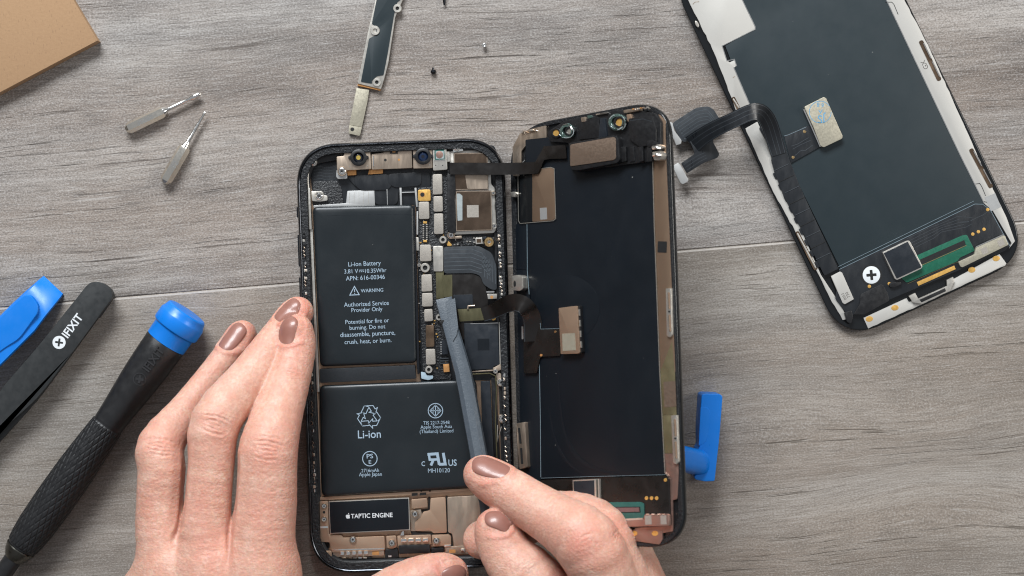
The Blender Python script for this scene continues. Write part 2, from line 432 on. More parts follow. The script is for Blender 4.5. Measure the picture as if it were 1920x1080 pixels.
def quad_outline(corners, inset, r, n=14):
    """rounded outline of a 4-corner pixel quad, inset in px; constant count"""
    cs = [Vector(c) for c in corners]; lines = []
    cen = sum(cs, Vector((0, 0))) / 4
    for i in range(4):
        a, b = cs[i], cs[(i + 1) % 4]; d = (b - a).normalized(); nn = Vector((-d.y, d.x))
        if (cen - a).dot(nn) < 0: nn = -nn
        lines.append((a + nn * inset, d))
    pts = []
    for i in range(4):
        (p, d), (q, e) = lines[i - 1], lines[i]
        den = d.x * e.y - d.y * e.x; t = ((q.x - p.x) * e.y - (q.y - p.y) * e.x) / den; pts.append(p + d * t)
    rr = r if isinstance(r, (list, tuple)) else [r] * 4
    out = []
    for i in range(4):
        p = pts[i]; q = max(3., (rr[i] - inset * .8)) * 1.25
        a = (pts[i - 1] - p).normalized(); b = (pts[(i + 1) % 4] - p).normalized()
        s_, e_ = p + a * q, p + b * q; c1 = p + a * q * .36; c2 = p + b * q * .36
        for k in range(n + 1):
            t = k / n; x = s_ * (1-t)**3 + c1 * 3*t*(1-t)**2 + c2 * 3*t*t*(1-t) + e_ * t**3
            out.append((x.x, x.y))
    return out

# ------------------------------------------------------------------ the table top
M['wood'] = wood()
def tabletop():
    mb = MB(); c, s_ = math.cos(R(4.8)), math.sin(R(4.8))
    def W(x, y, z): return Vector((x * c - y * s_, x * s_ + y * c, z))
    for y0, y1 in ((SEAM + 190.04, SEAM + 380), (SEAM + .02, SEAM + 190), (SEAM - 190, SEAM - .02), (SEAM - 380, SEAM - 190.04)):
        tb = bmesh.new()
        q = [W(-700, y0, 0), W(700, y0, 0), W(700, y1, 0), W(-700, y1, 0)]
        tv = [tb.verts.new(p) for p in q]; bv = [tb.verts.new(p - Vector((0, 0, 12))) for p in q]
        tf = tb.faces.new(tv); tb.faces.new(bv[::-1])
        for i in range(4): tb.faces.new((tv[i], bv[i], bv[(i + 1) % 4], tv[(i + 1) % 4]))
        bmesh.ops.recalc_face_normals(tb, faces=tb.faces)
        bmesh.ops.bevel(tb, geom=list(tf.edges), offset=.30, segments=1, affect='EDGES')
        mb.take(tb, 'wood')
    mb.raw([W(-700, SEAM - .85, .012), W(700, SEAM - .85, .012), W(700, SEAM - .30, .012), W(-700, SEAM - .30, .012)], [(0, 1, 2, 3)], 'plank_edge')  # bevel highlight along the seam, put into the colour of a pale strip
    o = mb.build('tabletop', org=(0, 0, 0)); o['kind'] = 'structure'
tabletop()

# ------------------------------------------------------------------ opened phone body
def phone_body():
    root = thing('smartphone_body', 'opened black smartphone body in the middle, batteries and circuit board exposed', 'smartphone', P(760, 665, 0))
    K = [(554, 271.5), (945, 257), (970, 1062), (583, 1077)]
    rr = [62, 62, 66, 66]
    def L(ins, z): return [P(x, y, z) for x, y in quad_outline(K, ins, rr)]
    mb = MB()
    mb.rings([L(14, .15), L(3, .3), L(.6, 1.6), L(0, 3), L(0, 6.2), L(.8, 7.3), L(2.2, 7.8), L(3.6, 7.95), L(5, 7.8), L(5.6, 7.2)], 'rim', True)
    fr = mb.build('frame', root, ang=50)
    # side buttons on the left edge
    for y0, y1 in ((388, 408), (440, 500), (520, 560)):
        b = MB(); x = 554 + ((y0 + y1) / 2 - 271) * .0355
        b.prism(rnd(rect(x - .4, (y0 + y1) / 2, 4, y1 - y0, -2), 1.5), 5.4, 3.0, 'rim', .15); b.build('side_button', fr)
    mb = MB(); mb.rings([L(5.6, 7.2), L(6.5, 7.35), L(12, 7.3), L(18, 7.25), L(19, 7.0), L(19.5, 5.2)], 'adhesive')
    # grit clinging to the torn adhesive
    ol = quad_outline(K, 12, rr, 4); rnd_ = random.Random(3)
    for _ in range(420):
        i = rnd_.randrange(len(ol)); a, b = Vector(ol[i]), Vector(ol[(i + 1) % len(ol)]); p = a.lerp(b, rnd_.random()) + Vector((rnd_.uniform(-6, 6), rnd_.uniform(-6, 6)))
        r = rnd_.uniform(.3, 1.0); mb.prism([(p.x + math.cos(q + i) * r * rnd_.uniform(.5, 1.3), p.y + math.sin(q + i) * r * rnd_.uniform(.5, 1.3)) for q in (0, 1.4, 2.8, 4.3)], 7.42, 7.2, rnd_.choice(['adhesive', 'adhesive', 'adhesive', 'flexline', 'rim']))
    mb.build('adhesive_gasket', root)
    mb = MB(); mb.rings([L(19.5, 5.2), L(20.5, 5.1), L(24, 5.0), L(25, 3.1)], 'bchip')
    mb.rings([L(25, 3.1), L(60, 3.05), L(110, 3.05)], 'tan', close_last=True)
    mb.build('midframe', root)
    # dark flex floor at the top and the board well
    mb = MB()
    mb.prism(rnd([(581, 296), (640, 296), (700, 280), (926, 272), (934, 290), (936, 440), (942, 600), (945, 712), (788, 716), (780, 384), (586, 388)], 6), 3.5, 3.0, 'flexc', .1)
    mb.prism(rnd([(586, 340), (632, 338), (640, 352), (644, 382), (586, 384)], 4), 3.9, 3.5, 'board', .08)
    mb.prism(rnd([(650, 330), (806, 322), (808, 352), (748, 354), (745, 384), (703, 384), (700, 356), (668, 352)], 9), 4.1, 3.5, 'flexc', .1)
    mb.prism(rnd([(665, 328), (728, 326), (736, 345), (728, 356), (675, 357), (664, 345)], 9), 4.5, 4.1, 'flexc', .15)
    mb.prism(rnd([(727, 326), (790, 322), (790, 348), (740, 352), (727, 343)], 9), 4.6, 4.2, 'flexc', .15)
    for k in range(7):
        y = 312 + k * 5.6
        mb.line([(588, y + 2), (601, y), (612, y + 3), (628, y + 1)], .7, 3.53, 'flexline')
    mb.build('flex_layer', root)
    mb = MB()
    mb.prism(rnd([(587, 385), (649, 381), (651, 358), (702, 356), (703, 386), (588, 390)], 2.5), 4.2, 3.4, 'silver', .08)
    for k in range(5): mb.line([(655 + k * 9, 360), (655 + k * 9, 382)], .5, 4.22, 'shield')
    mb.build('graphite_sheet', root)
    for q in ((751, 352, 752, 386, 3.6), (779, 352, 782, 388, 3.6), (753, 361, 779, 360, 1.8), (725.5, 352, 726.5, 384, 1.2)):
        mb = MB(); mb.prism(bar(*q), 4.5, 3.5, 'silver', .06); mb.build('white_strap', root)
    # left side: tab with screw, silver flange, clip strip
    mb = MB(); mb.prism(rnd([(583, 358), (605, 359), (607, 366), (614, 367), (614, 376), (600, 378), (585, 377)], 2.5), 5.2, 3.4, 'nickel', .12)
    mb.screw(598, 367.5, 6.2, 5.7, 5.1, seat='nickel'); mb.build('screw_tab', root)
    mb = MB(); mb.prism([(577, 352), (581, 352), (584.5, 430), (579.5, 430)], 6.3, 3.2, 'nickel', .1)
    mb.prism([(581, 430), (586, 430), (599, 735), (594, 735)], 5.4, 3.2, 'nickel', .1)
    mb.prism([(588, 735), (597, 735), (603, 935), (593, 935)], 4.9, 3.2, 'tan', .1)
    mb.build('side_flange', root)
    rg = random.Random(11)
    def clips(x0, y0, x1, y1, n, wd, z=6.4, name='spring_clip_strip'):
        mb = MB()
        for i in range(n):
            t0 = i / n; t1 = (i + .75) / n; j = rg.uniform(-1.1, 1.1)
            X0, Y0, X1, Y1 = x0 + (x1 - x0) * t0 + j, y0 + (y1 - y0) * t0, x0 + (x1 - x0) * t1 + j * .4, y0 + (y1 - y0) * t1
            zz = z + rg.uniform(-.6, .5); m = rg.choice(['nickel', 'nickel', 'tan2', 'bchip', 'bchip', 'bright'])
            mb.prism(rnd(bar(X0, Y0, X1, Y1, wd * rg.uniform(.35, 1.1)), 1.2, 2), zz, zz - 1.6, m, .1)
            if rg.random() < .5: mb.tube([P(X0 - 1.5, Y0, zz), P(X0 + 1, (Y0 + Y1) / 2, zz + .4), P(X1 - 1, Y1, zz)], .13, 'tan2', 6)
        mb.build(name, root)
    clips(569.5, 434, 576, 590, 22, 6.5, 7.7); clips(584, 700, 590, 925, 30, 5.0, 7.6)
    clips(935, 440, 941, 556, 18, 6.0, 7.7); clips(945, 700, 950, 870, 20, 4.4, 7.5)
    mb = MB(); mb.prism(bar(571, 428, 572.5, 470, 6), 6.6, 3.2, 'board', .1); mb.prism(bar(574, 470, 578, 560, 5.5), 5.4, 3.2, 'dark', .1); mb.build('button_flex', root)
    # top left corner: bracket wire and screw
    mb = MB(); mb.prism(rnd([(580, 300), (590, 290), (608, 286), (630, 284), (632, 300), (600, 306), (582, 312)], 5), 5.2, 3.2, 'bchip', .3)
    mb.screw(587, 304, 5.6, 6.2, 4.4, seat='nickel'); mb.tube([P(592, 292, 6.2), P(600, 286, 6.4), P(612, 283, 6.4), P(622, 285, 6.2)], .35, 'orange')
    mb.tube([P(578, 312, 5.6), P(577, 335, 5.6), P(578, 352, 5.6)], .4, 'nickel'); mb.build('corner_bracket', root)
    # camera bracket with two lenses and the flood lamp
    cb = MB()
    cb.prism(rnd([(631, 294), (645, 292), (646, 279.5), (694, 278), (696, 317), (655, 319), (632, 321)], 2), 6.6, 3.6, 'tan2', .18)
    cb.prism(rnd([(696.5, 289), (719, 286), (723, 281), (772, 279.5), (773, 315), (697, 318)], 2), 6.2, 3.6, 'tan2', .15)
    cb.prism(rnd([(774, 275), (810, 274), (811, 315), (775, 316)], 1.5), 6.6, 3.6, 'tan2', .15)
    cb.prism(rnd([(731, 277), (746, 276), (746, 288), (731, 288)], 1), 6.5, 4, 'bchip', .1)
    cb.prism(rect(738.5, 284, 6, 3.5, -2), 6.55, 6.4, 'orange')
    for x, y, r in ((722.5, 300, 2.6), (748, 299.5, 2.2)): cb.prism(circ(x, y, r, 14), 6.23, 6.1, 'dark' if x < 730 else 'orange')
    for x, y in ((654, 284), (688, 283), (656, 312), (689, 311), (781, 280), (806, 278), (780, 309), (806, 309)): cb.prism(circ(x, y, 1, 8), 6.66, 6.5, 'bright')
    cb.prism(rnd([(699, 292), (701, 292), (701, 312), (699, 312)], .5), 6.5, 6, 'bright')
    for x in (640, 665, 700): cb.prism(rect(x, 282 if x == 640 else 279, 5, 7), 5.6, 4.4, 'orange', .1)
    br = cb.build('camera_bracket', root)
    def lens(cx, cy, r, glassm, core, corer):
        q = MB(); q.washer(cx, cy, r, r * .62, 7.7, 6.2, 'bchip', deep=1.2)
        for sx in (-1, 1): q.prism(rnd([(cx + sx * r * .85, cy - 5), (cx + sx * (r + 3.5), cy - 2.5), (cx + sx * (r + 3.5), cy + 2.5), (cx + sx * r * .85, cy + 5)], 1), 7.2, 6.2, 'bchip', .1)
        lo = q.build('camera', br)
        g = MB(); lp = []
        for k, rr_ in enumerate((.62, .5, .36, .2, .06)):
            lp.append([P(x, y, 6.75 + .45 * (1 - (rr_ / .62) ** 2)) for x, y in circ(cx, cy, r * rr_, 24)])
        g.rings(lp, glassm, close_last=True); g.prism(circ(cx, cy, corer, 18), 7.25, 7.15, core); g.build('lens', lo)
    lens(672, 295.5, 15.5, 'lens', 'lenshighlight', 4.2); lens(793, 293, 15.5, 'lensblue', 'lens', 3.2)
    fb = MB(); fb.prism(rnd([(811, 277), (837, 276), (839, 318), (812, 320)], 3), 6.9, 3.6, 'nickel', .25)
    fb.prism(rnd([(814.5, 281), (833, 280), (834, 299), (815, 300)], 1), 6.95, 6.5, 'teal', .05); fb.prism(rect(824.5, 290.5, 15, 14, -2), 7.0, 6.8, 'mica')
    fb.prism(circ(824, 290, 6.8), 7.06, 6.8, 'pink', .05); fb.prism(rect(824, 300.5, 20, 1.6, -2), 7.05, 6.8, 'bright')
    for x in (817, 830): fb.prism(circ(x, 310, 1.1, 8), 6.93, 6.8, 'dark')
    fb.build('flood_illuminator', root)
    fb = MB()
    for a in ([(651, 320), (668, 319), (668, 328), (652, 329)], [(692, 318), (718, 317), (718, 325), (690, 327)]): fb.prism(a, 4.9, 4.3, 'orange', .05)
    fb.build('copper_tab', root)
    mb = MB(); mb.prism(rnd([(631, 318), (650, 317), (651, 335), (634, 336), (630, 332)], 3), 5.8, 3.5, 'silver', .2); mb.screw(641, 321, 6.6, 6.9, 5.6, seat='tan2'); mb.build('screw_tab', root)
    # circuit board with its connector covers
    mb = MB(); mb.prism(rnd([(783, 352), (808, 350), (810, 320), (842, 319), (846, 442), (930, 444), (934, 462), (832, 468), (834, 600), (838, 690), (846, 700), (846, 712), (794, 712), (783, 470)], 3), 4.7, 3.3, 'board', .1)
    rb = random.Random(5)
    for _ in range(70):
        x, y = rb.uniform(786, 838), rb.uniform(400, 705)
        mb.prism(rect(x, y, rb.uniform(1.5, 3.4), rb.uniform(1.2, 2.4), rb.choice([0, 90]) - 2), 5.0, 4.6, rb.choice(['nickel', 'board', 'chip', 'gold', 'bchip']), .03)
    for _ in range(40):
        x, y = rb.uniform(850, 930), rb.uniform(446, 461)
        mb.prism(rect(x, y, rb.uniform(1.5, 4), rb.uniform(1.5, 3), -2), 5.1, 4.6, rb.choice(['nickel', 'chip', 'bchip', 'bchip']), .03)
    mb.build('circuit_board', root)
    for q, m, z in (
        ([(783.5, 356), (807, 355), (807.5, 376.5), (784, 377)], 'gold', 5.6),
        ([(785, 378.5), (804.5, 378), (805, 410.5), (785.5, 411)], 'shield', 6), ([(787, 459), (808, 458.5), (809, 489.5), (787.5, 490)], 'shield', 6),
        ([(790, 515), (809.5, 514), (810.5, 546), (790.5, 547)], 'shield', 6), ([(791, 549.5), (811, 549), (811.5, 574.5), (791.5, 575)], 'shield', 6),
        ([(795, 580), (811, 579), (812, 602), (796, 603)], 'shield', 6), ([(798, 610), (814, 609.5), (814.5, 650), (798.5, 651)], 'brownmetal', 5.8),
        ([(798, 654.5), (816, 654), (817, 683), (799, 684)], 'shield', 6),
        ([(811, 327), (829, 326), (829.5, 364), (811.5, 365)], 'shield', 6.2), ([(812.5, 368), (830, 367.5), (830.5, 396.5), (813, 397)], 'shield', 6.2),
        ([(813.5, 400.5), (831, 400), (831.5, 438.5), (814, 439)], 'shield', 6.2), ([(811.5, 461.5), (831, 461), (831, 509), (813, 509)], 'nickel', 6.3)):
        b = MB(); b.prism(rnd(q, 3, 3), z, z - 1.5, m, .2)
        if m == 'gold': b.prism(circ(792, 365, 4, 18), z + .03, z - .2, 'dark', 0); b.prism(circ(792, 365, 5, 18), z + .015, z - .2, 'orange', 0)
        b.build('connector_cover', root)
    b = MB(); b.prism([(817, 509), (832, 508), (832.5, 560), (818, 560)], 5.9, 5.2, 'olive', .05); b.build('foil_strip', root)
    b = MB(); b.prism(rnd(rect(797, 434.5, 11, 38, -1.5), 1), 5.3, 4.6, 'bchip', .08)
    for k in range(8):
        for dx in (-3.2, 3.2): b.prism(rect(797 + dx, 421 + k * 4, 2.6, 2, -1.5), 5.5, 5.2, 'nickel')
    for y in (417, 452): b.prism(rect(797, y, 7, 4), 5.45, 5.2, 'gold', .05)
    b.build('board_connector', root)
    for x, y, ro, ri, m in ((797, 502, 8.8, 4.4, 'nickel'), (804, 693, 7, 3.2, 'nickel'), (830.5, 449.5, 7, 3.3, 'nickel'), (823, 595, 6, 2.5, 'nickel'), (917, 454, 9, 5.2, 'brass')):
        b = MB(); b.washer(x, y, ro, ri, 6.4, 4.6, m, floor='dark' if m != 'brass' else 'brass', deep=.6)
        if m == 'brass': b.screw(x, y, 3.6, 6.3, 5.6)
        b.build('standoff', root)
    b = MB(); b.prism(rnd([(891, 446), (904, 445), (905, 457), (892, 458)], 1), 6, 4.6, 'nickel', .15); b.prism(rect(898, 451.5, 8, 7, -2), 6.05, 5.8, 'brownmetal'); b.build('shield_can', root)
    b = MB(); b.prism(rnd([(838, 458), (841, 452), (844, 455), (847, 459), (846, 461), (839, 461)], .6), 5.4, 4.6, 'gold', .05); b.build('gold_contact', root)
    b = MB(); b.prism(rnd([(789, 697), (798, 699), (800, 704), (812, 704), (812, 710), (803, 713), (790, 710)], 2), 5.6, 4.9, 'bluetape', .15); b.build('tape_tab', root)
    # parts right of the foot of the board
    b = MB(); b.prism([(824, 640), (838, 636), (840, 664), (826, 665)], 5.6, 4.6, 'chip', .05)
    for k in range(6): b.prism(circ(827, 642 + k * 4.2, 1.5, 8), 5.9, 4.6, 'bright', .1)
    for k in range(3): b.prism(rect(833, 672 + k * 4.5, 16, 2.4, -2), 5.4, 4.6, 'flexg')
    b.build('audio_chip', root)
    b = MB(); b.prism([(831, 683), (842, 682), (843, 697), (832, 698)], 5.5, 4.6, 'orange', .08); b.build('copper_tab', root)
    # rear camera block
    rc = MB()
    rc.prism(rnd([(843, 284), (850, 282), (917, 281), (920, 284), (921, 346), (928, 352), (931, 430), (926, 437), (852, 440), (846, 436)], 4), 5.6, 3.4, 'nickel', .25)
    rc.build('camera_cradle', root)
    c1 = MB(); c1.prism(rnd([(850, 287), (914, 286), (916, 355), (852, 357)], 2), 6.6, 3.6, 'camtop', .15)
    c1.line([(852, 288.5), (913, 287.5), (914.5, 353.5), (853.5, 355.5)], .9, 6.64, 'tan2', closed=True, th=.05)
    c1.prism(rnd([(872, 328), (913, 328), (914, 353), (876, 354)], 3), 6.65, 6.5, 'tan2')
    c1.build('camera', root)
    c2 = MB(); c2.prism(rnd([(854, 358.5), (921, 357), (923, 432), (855, 434)], 1.5), 6.8, 3.6, 'camtop', .15)
    c2.line([(856, 359.5), (920.5, 358.5), (922, 431), (856, 432.5)], .9, 6.84, 'tan2', closed=True, th=.05)
    c2.prism(rnd([(856, 363), (862, 363), (867, 367), (867, 413), (858, 414)], 1), 6.86, 6.7, 'mica')
    c2.prism(rect(886.5, 396, 22, 23, -1), 6.84, 6.7, 'shield')
    c2.build('camera', root)
    b = MB(); b.prism(rnd([(838, 327), (853, 326), (855, 362), (852, 366), (855, 436), (846, 438), (838, 430)], 2), 6.9, 4, 'bchip', .2); b.build('camera_flex', root)
    b = MB(); b.prism(rnd([(848, 275), (866, 273), (869, 283), (850, 286)], 2.5), 6.9, 4, 'silver', .2); b.screw(856, 277, 4.6, 7.25, 6.7, seat='nickel'); b.build('screw_tab', root)
    b = MB(); b.screw(845.5, 441, 5.2, 6.6, 4.4, seat='tan2'); b.build('screw', root)
    b = MB(); b.prism(circ(933, 386, 5.5, 22, 12, -2), 6.6, 4, 'dark', .1); b.tube([P(932, 392, 6.8), P(935, 386, 7), P(934, 390, 7)], .25, 'bright'); b.build('grommet', root)
    for q, m, z in (([(868, 274), (884, 273), (885, 281), (869, 282)], 'bchip', 6.4), ([(888, 273), (904, 272), (905, 279), (889, 280)], 'tan2', 6.2), ([(907, 273), (920, 276), (926, 286), (918, 288), (908, 280)], 'bchip', 6.6),
                    ([(922, 300), (929, 300), (932, 340), (925, 340)], 'bchip', 6.0), ([(836, 284), (843, 283), (844, 303), (837, 304)], 'nickel', 6.2), ([(846, 443), (866, 442), (866, 447), (847, 448)], 'tan2', 5.8),
                    ([(905, 444), (912, 443), (912, 448), (906, 449)], 'chip', 5.6), ([(784, 396), (781, 396), (781, 440), (784, 440)], 'silver', 5.8), ([(779, 445), (785, 445), (786, 470), (780, 470)], 'nickel', 5.0)):
        b = MB(); b.prism(rnd(q, 1.5, 3), z, 4.0, m, .2); b.build('small_bracket', root)
    for x, y, r, m in ((912, 281, 3.4, 'nickel'), (925, 362, 3.2, 'tan2'), (927, 424, 3.8, 'nickel'), (786, 497, 2.6, 'nickel'), (834, 612, 3.2, 'nickel'), (929, 696, 3.4, 'nickel')):
        b = MB(); b.screw(x, y, r, 6.75, 5.0, seat=m); b.build('screw', root)
    # striped flex module and brown flex
    b = MB(); q = rnd([(831, 463), (898, 461), (922, 474), (931, 498), (931.5, 544), (921, 543), (905, 532), (902, 518), (888, 512), (832, 513)], 7)
    b.prism(q, 6.4, 5.3, 'flexg', .1)
    for k in range(6):
        o = k * 7.5
        b.line([(833, 469 + o), (884 - o * .1, 467 + o), (903 + o * .0, 474 + o), (922 - o * .15, 500 + o * .8 if k < 4 else 510 + o * .3)][:3 if k > 3 else 4], 1.1, 6.42, 'flexstripe')
    for k in range(5): b.line([(906 + k * 5.5, 478 + k * 4), (909 + k * 5, 520 + k * 3)], .9, 6.42, 'flexstripe')
    b.build('wireless_coil_flex', root)
    b = MB(); b.prism(rnd([(833, 513), (885, 512), (903, 520), (910, 534), (915, 560), (914, 582), (888, 584), (883, 636), (862, 636), (850, 600), (836, 562)], 6), 6.0, 4.8, 'flexb', .08)
    b.prism(rnd([(850, 553), (886, 552), (887, 578), (852, 579)], 2), 6.35, 5.9, 'chip', .06)
    b.prism([(830, 516), (848, 515), (848, 556), (832, 557)], 6.1, 5.9, 'olive'); b.build('flex_cable', root)
    b = MB(); b.prism([(858, 580), (912, 577), (913, 600), (862, 603)], 6.5, 6.1, 'olive', .05); b.tube([P(877, 580, 6.8), P(878, 574, 6.9), P(890, 573, 6.9)], .3, 'tan2'); b.build('foil_strip', root)
    b = MB(); b.prism(rnd([(912, 551), (932, 551), (932, 560), (913, 561)], 1), 5.8, 4.4, 'nickel', .1); b.prism(circ(922, 557, 3, 12), 5.83, 5.5, 'orange'); b.prism(circ(925, 596, 5, 9), 5.5, 4.3, 'gold', .1)
    b.prism(rnd([(911, 546), (927, 545.5), (927, 548.5), (911, 549)], 1), 6, 4.4, 'bright', .1); b.build('spring_contact', root)
    # speaker module right of the spudger
    b = MB(); b.prism(rnd([(870, 606), (934, 605.5), (936, 685), (926, 686), (924, 692), (872, 694)], 2), 6.2, 3.3, 'chip', .15)
    b.line([(882, 607), (934, 605.5)], 1.1, 6.26, 'bright', th=.3); b.prism(rect(906.5, 646, 22, 22, -1), 6.21, 6.1, 'film')
    b.build('speaker_module', root)
    b = MB(); b.prism(rnd([(935, 604), (943, 602), (945, 688), (937, 690)], 1.5), 6.0, 3.3, 'nickel', .2); b.prism(rnd([(924, 690), (938, 683), (944, 692), (925, 698)], 1), 6.4, 4, 'tan2', .15)
    b.prism([(884, 696), (924, 693), (925, 695.5), (884, 698)], 6.1, 4.6, 'tan2', .1); b.build('speaker_bracket', root)
    for x, y, q in ((939, 717, [(930, 700), (938, 699), (948, 712), (947, 726), (934, 724), (930, 712)]), (942, 785, [(934, 778), (950, 777), (950, 793), (938, 794)])):
        b = MB(); b.prism(rnd(q, 3), 5.9, 3.3, 'tan2', .2); b.screw(x, y, 5.4, 6.6, 5.7, seat='nickel'); b.build('screw_tab', root)
    b = MB(); b.tube([P(884, 702, 6.6), P(918, 700, 6.6), P(929, 705, 6.6), P(931, 730, 6.5), P(929, 790, 6.4), P(932, 862, 6.3), P(934, 900, 6)], .22, 'olive', 6); b.tube([P(933, 797, 6), P(932, 830, 6), P(940, 800, 6.2)], .2, 'nickel', 6); b.build('antenna_wire', root)
    b = MB(); b.prism([(934, 700), (946, 698), (954, 930), (941, 932)], 4.6, 3.2, 'tan2', .15); b.build('side_flange', root)
    b = MB(); b.prism([(921, 708), (930, 708), (940, 905), (927, 905)], 4.4, 3.2, 'bchip', .1); b.build('foam_strip', root)

    # batteries
    def battery(K4, r, z0, z1, wob, name='battery'):
        """pillowy wrapped cell: rounded outline, soft shoulders, uneven skin"""
        b = MB(); rs = [r] * 4
        def Q(ins, z): return [P(x, y, z) for x, y in quad_outline(K4, ins, rs, 8)]
        b.rings([Q(0, z0), Q(-.3, z0 + .8), Q(0, z1 - 1.1), Q(.9, z1 - .62), Q(2.6, z1 - .34), Q(6, z1 - .16), Q(12, z1 - .05), Q(20, z1), Q(26, z1 + .02), Q(45, z1 + .02)], 'battery', close_last=True)
        return b
    K1 = [(586.5, 388), (776, 384), (781.5, 680), (600.5, 687)]
    b = battery(K1, 8, 3.2, 6.9, 0)
    b.line([(613, 404), (690, 402), (772, 402)], .6, 6.93, 'chip')
    z = 6.95; pb = 'print'; A = -2.6
    for s_, cx, cy, wd in (('Li-ion Battery', 683.5, 495.5, 61), ('APN: 616-00346', 685, 520.5, 73), ('Authorized Service', 687, 569.5, 84), ('Provider Only', 688, 581.5, 58),
                          ('Potential for fire or', 688.5, 602, 82), ('burning. Do not', 689, 614.5, 67), ('disassemble, puncture,', 689.5, 627, 103), ('crush, heat, or burn.', 690, 640, 88)):
        b.text(s_, cx, cy, wd, z, pb, A)
    b.text('3.81 V', 658.5, 508.6, 26, z, pb, A); b.text('10.35Whr', 704.5, 507.2, 40, z, pb, A)
    b.line([(673, 506.6), (682.5, 506.2)], 1.1, z, pb)
    for k in range(3): b.line([(673 + k * 3.6, 509.6 - k * .15), (675.4 + k * 3.6, 509.5 - k * .15)], 1.1, z, pb)
    b.text('WARNING', 697.5, 544.3, 42, z, pb, A)
    b.line([(664.5, 537), (673.5, 552.5), (656, 553.3)], 1.5, z, pb, closed=True); b.line([(664.7, 542), (664.9, 547.4)], 1.5, z, pb); b.prism(circ(665, 549.9, .9, 8), z, z - .01, pb)
    b.build('battery', root, ang=60)
    b = MB(); b.prism([(773, 386), (778, 385), (787, 700), (783, 702), (781, 680)], 5.6, 3.2, 'rim', .2); b.build('battery_side_wall', root)
    b = MB(); b.prism(rnd([(599, 692), (778, 684.5), (780, 710), (600, 718)], 2), 6.1, 3.2, 'foam', .15); b.build('foam_strip', root)
    K2 = [(599, 723), (893, 711), (902, 913), (604, 931)]
    b = battery(K2, 9, 3.2, 6.9, 0)
    # folded crimp flaps along the foot
    for x0, y0, x1, y1 in ((610, 926, 645, 923.5), (648, 924, 696, 920), (712, 920.5, 790, 917.5), (806, 917.5, 882, 913.5)):
        b.tube([P(x0, y0 + 4, 5.4), P(x0 + 1, y0, 5.8), P(x0 + 6, y0 - 1, 5.9), P(x1 - 6, y1 - 1, 5.9), P(x1 - 1, y1, 5.8), P(x1, y1 + 4, 5.4)], .26, 'battery', 8)
    # recycling mark
    def recyc(cx, cy, r):
        def rot(p, a): a = R(a); return (cx + p[0] * math.cos(a) - p[1] * math.sin(a), cy + p[0] * math.sin(a) + p[1] * math.cos(a))
        for a in (0, 120, 240):
            # one folded ribbon with an arrow head, drawn as an outline, centred on (0,0)
            pts = [(-.60, -.38), (-.34, -.86), (.36, -.86), (.52, -.58), (.70, -.68), (.52, -.20), (.02, -.34), (.20, -.42), (.02, -.74), (-.24, -.24)]
            b.line([rot((x * r, y * r), a - 3) for x, y in pts], 1.35, z, pb, closed=True)
            b.line([rot((x * r, y * r), a - 3) for x, y in ((-.34, -.86), (-.04, -.80), (.04, -.74))], 1.1, z, pb)
    recyc(692, 781, 23.5)
    b.text('Li-ion', 692.5, 814, 43, z, pb, A + .6, bold=.006)
    b.line(circ(816.5, 770, 13.6, 36), 1.5, z, pb, closed=True)
    b.line([(816.6, 759.5), (827, 770), (816.6, 780.5), (806, 770)], 1.3, z, pb, closed=True); b.line([(806, 770), (827, 770)], 1.3, z, pb); b.line([(816.6, 759.5), (816.6, 780.5)], 1.6, z, pb)
    b.line([(812, 764.5), (812, 775.5)], 1.0, z, pb); b.line([(821.2, 764.5), (821.2, 775.5)], 1.0, z, pb)
    for s_, cx, cy, wd in (('TIS 2217-2548', 818.3, 792.5, 49), ('Apple South Asia', 818, 801, 59), ('(Thailand) Limited', 818.5, 809.3, 63), ('2716mAh', 694, 882, 33), ('Apple Japan', 694.5, 890.3, 43)):
        b.text(s_, cx, cy, wd, z, pb, -1.6)
    b.line(circ(693.5, 860, 13.6, 36), 1.5, z, pb, closed=True); b.text('PS', 693.5, 855.2, 12, z, pb, A, hscale=.86, bold=.006); b.text('E', 693.7, 866.2, 4.8, z, pb, A, hscale=.86, bold=.006)
    b.text('C', 793.6, 869.5, 6.6, z, pb, -1, hscale=1.2, bold=.012); b.text('US', 848.5, 867.5, 15.5, z, pb, -1, hscale=1.2, bold=.014)
    # the reversed R and U, slanted and joined, drawn as strokes
    b.line([(801.5, 852), (820, 850.8), (823.6, 871.5)], 5.2, z, pb); b.line([(804, 852), (805.8, 862), (820, 861.4)], 4.4, z + .006, pb); b.line([(812.5, 862), (808, 872.8)], 5.0, z + .012, pb)
    b.line([(823, 870.6), (834.8, 870.2), (831, 849)], 5.2, z + .018, pb)
    b.text('MH10120', 823, 882, 41, z, pb, -1.3)
    b.build('battery', root, ang=60)
    b = MB(); b.prism(rnd([(901, 715), (919, 714), (928, 903), (908, 905)], 2), 6.0, 3.2, 'chip', .2); b.build('battery_side_wall', root)

    # foot of the phone
    b = MB()
    K3 = [(616, 940), (767, 933), (769, 994), (618.5, 1001)]
    b.prism(K3, 6.2, 3.3, 'nickel', .1); b.prism(rnd([(617.5, 941.5), (765.5, 934.8), (767, 992.5), (620, 999.5)], 1.5), 6.5, 6.1, 'film', .08)
    b.text('TAPTIC ENGINE', 697, 966.6, 78, 6.53, 'white_print', -1.8, bold=.016)
    ap = [(0, -.35), (.28, -.52), (.62, -.42), (.80, -.20), (.62, .02), (.60, .30), (.86, .56), (.66, .92), (.38, 1.12), (0, 1.0), (-.38, 1.12), (-.70, .82), (-.88, .30), (-.80, -.20), (-.50, -.48), (-.22, -.46)]
    b.sheet(rnd([(652.5 + x * 4.7, 967.2 + y * 4.7) for x, y in ap], 1.4, 3), 6.53, 'white_print')
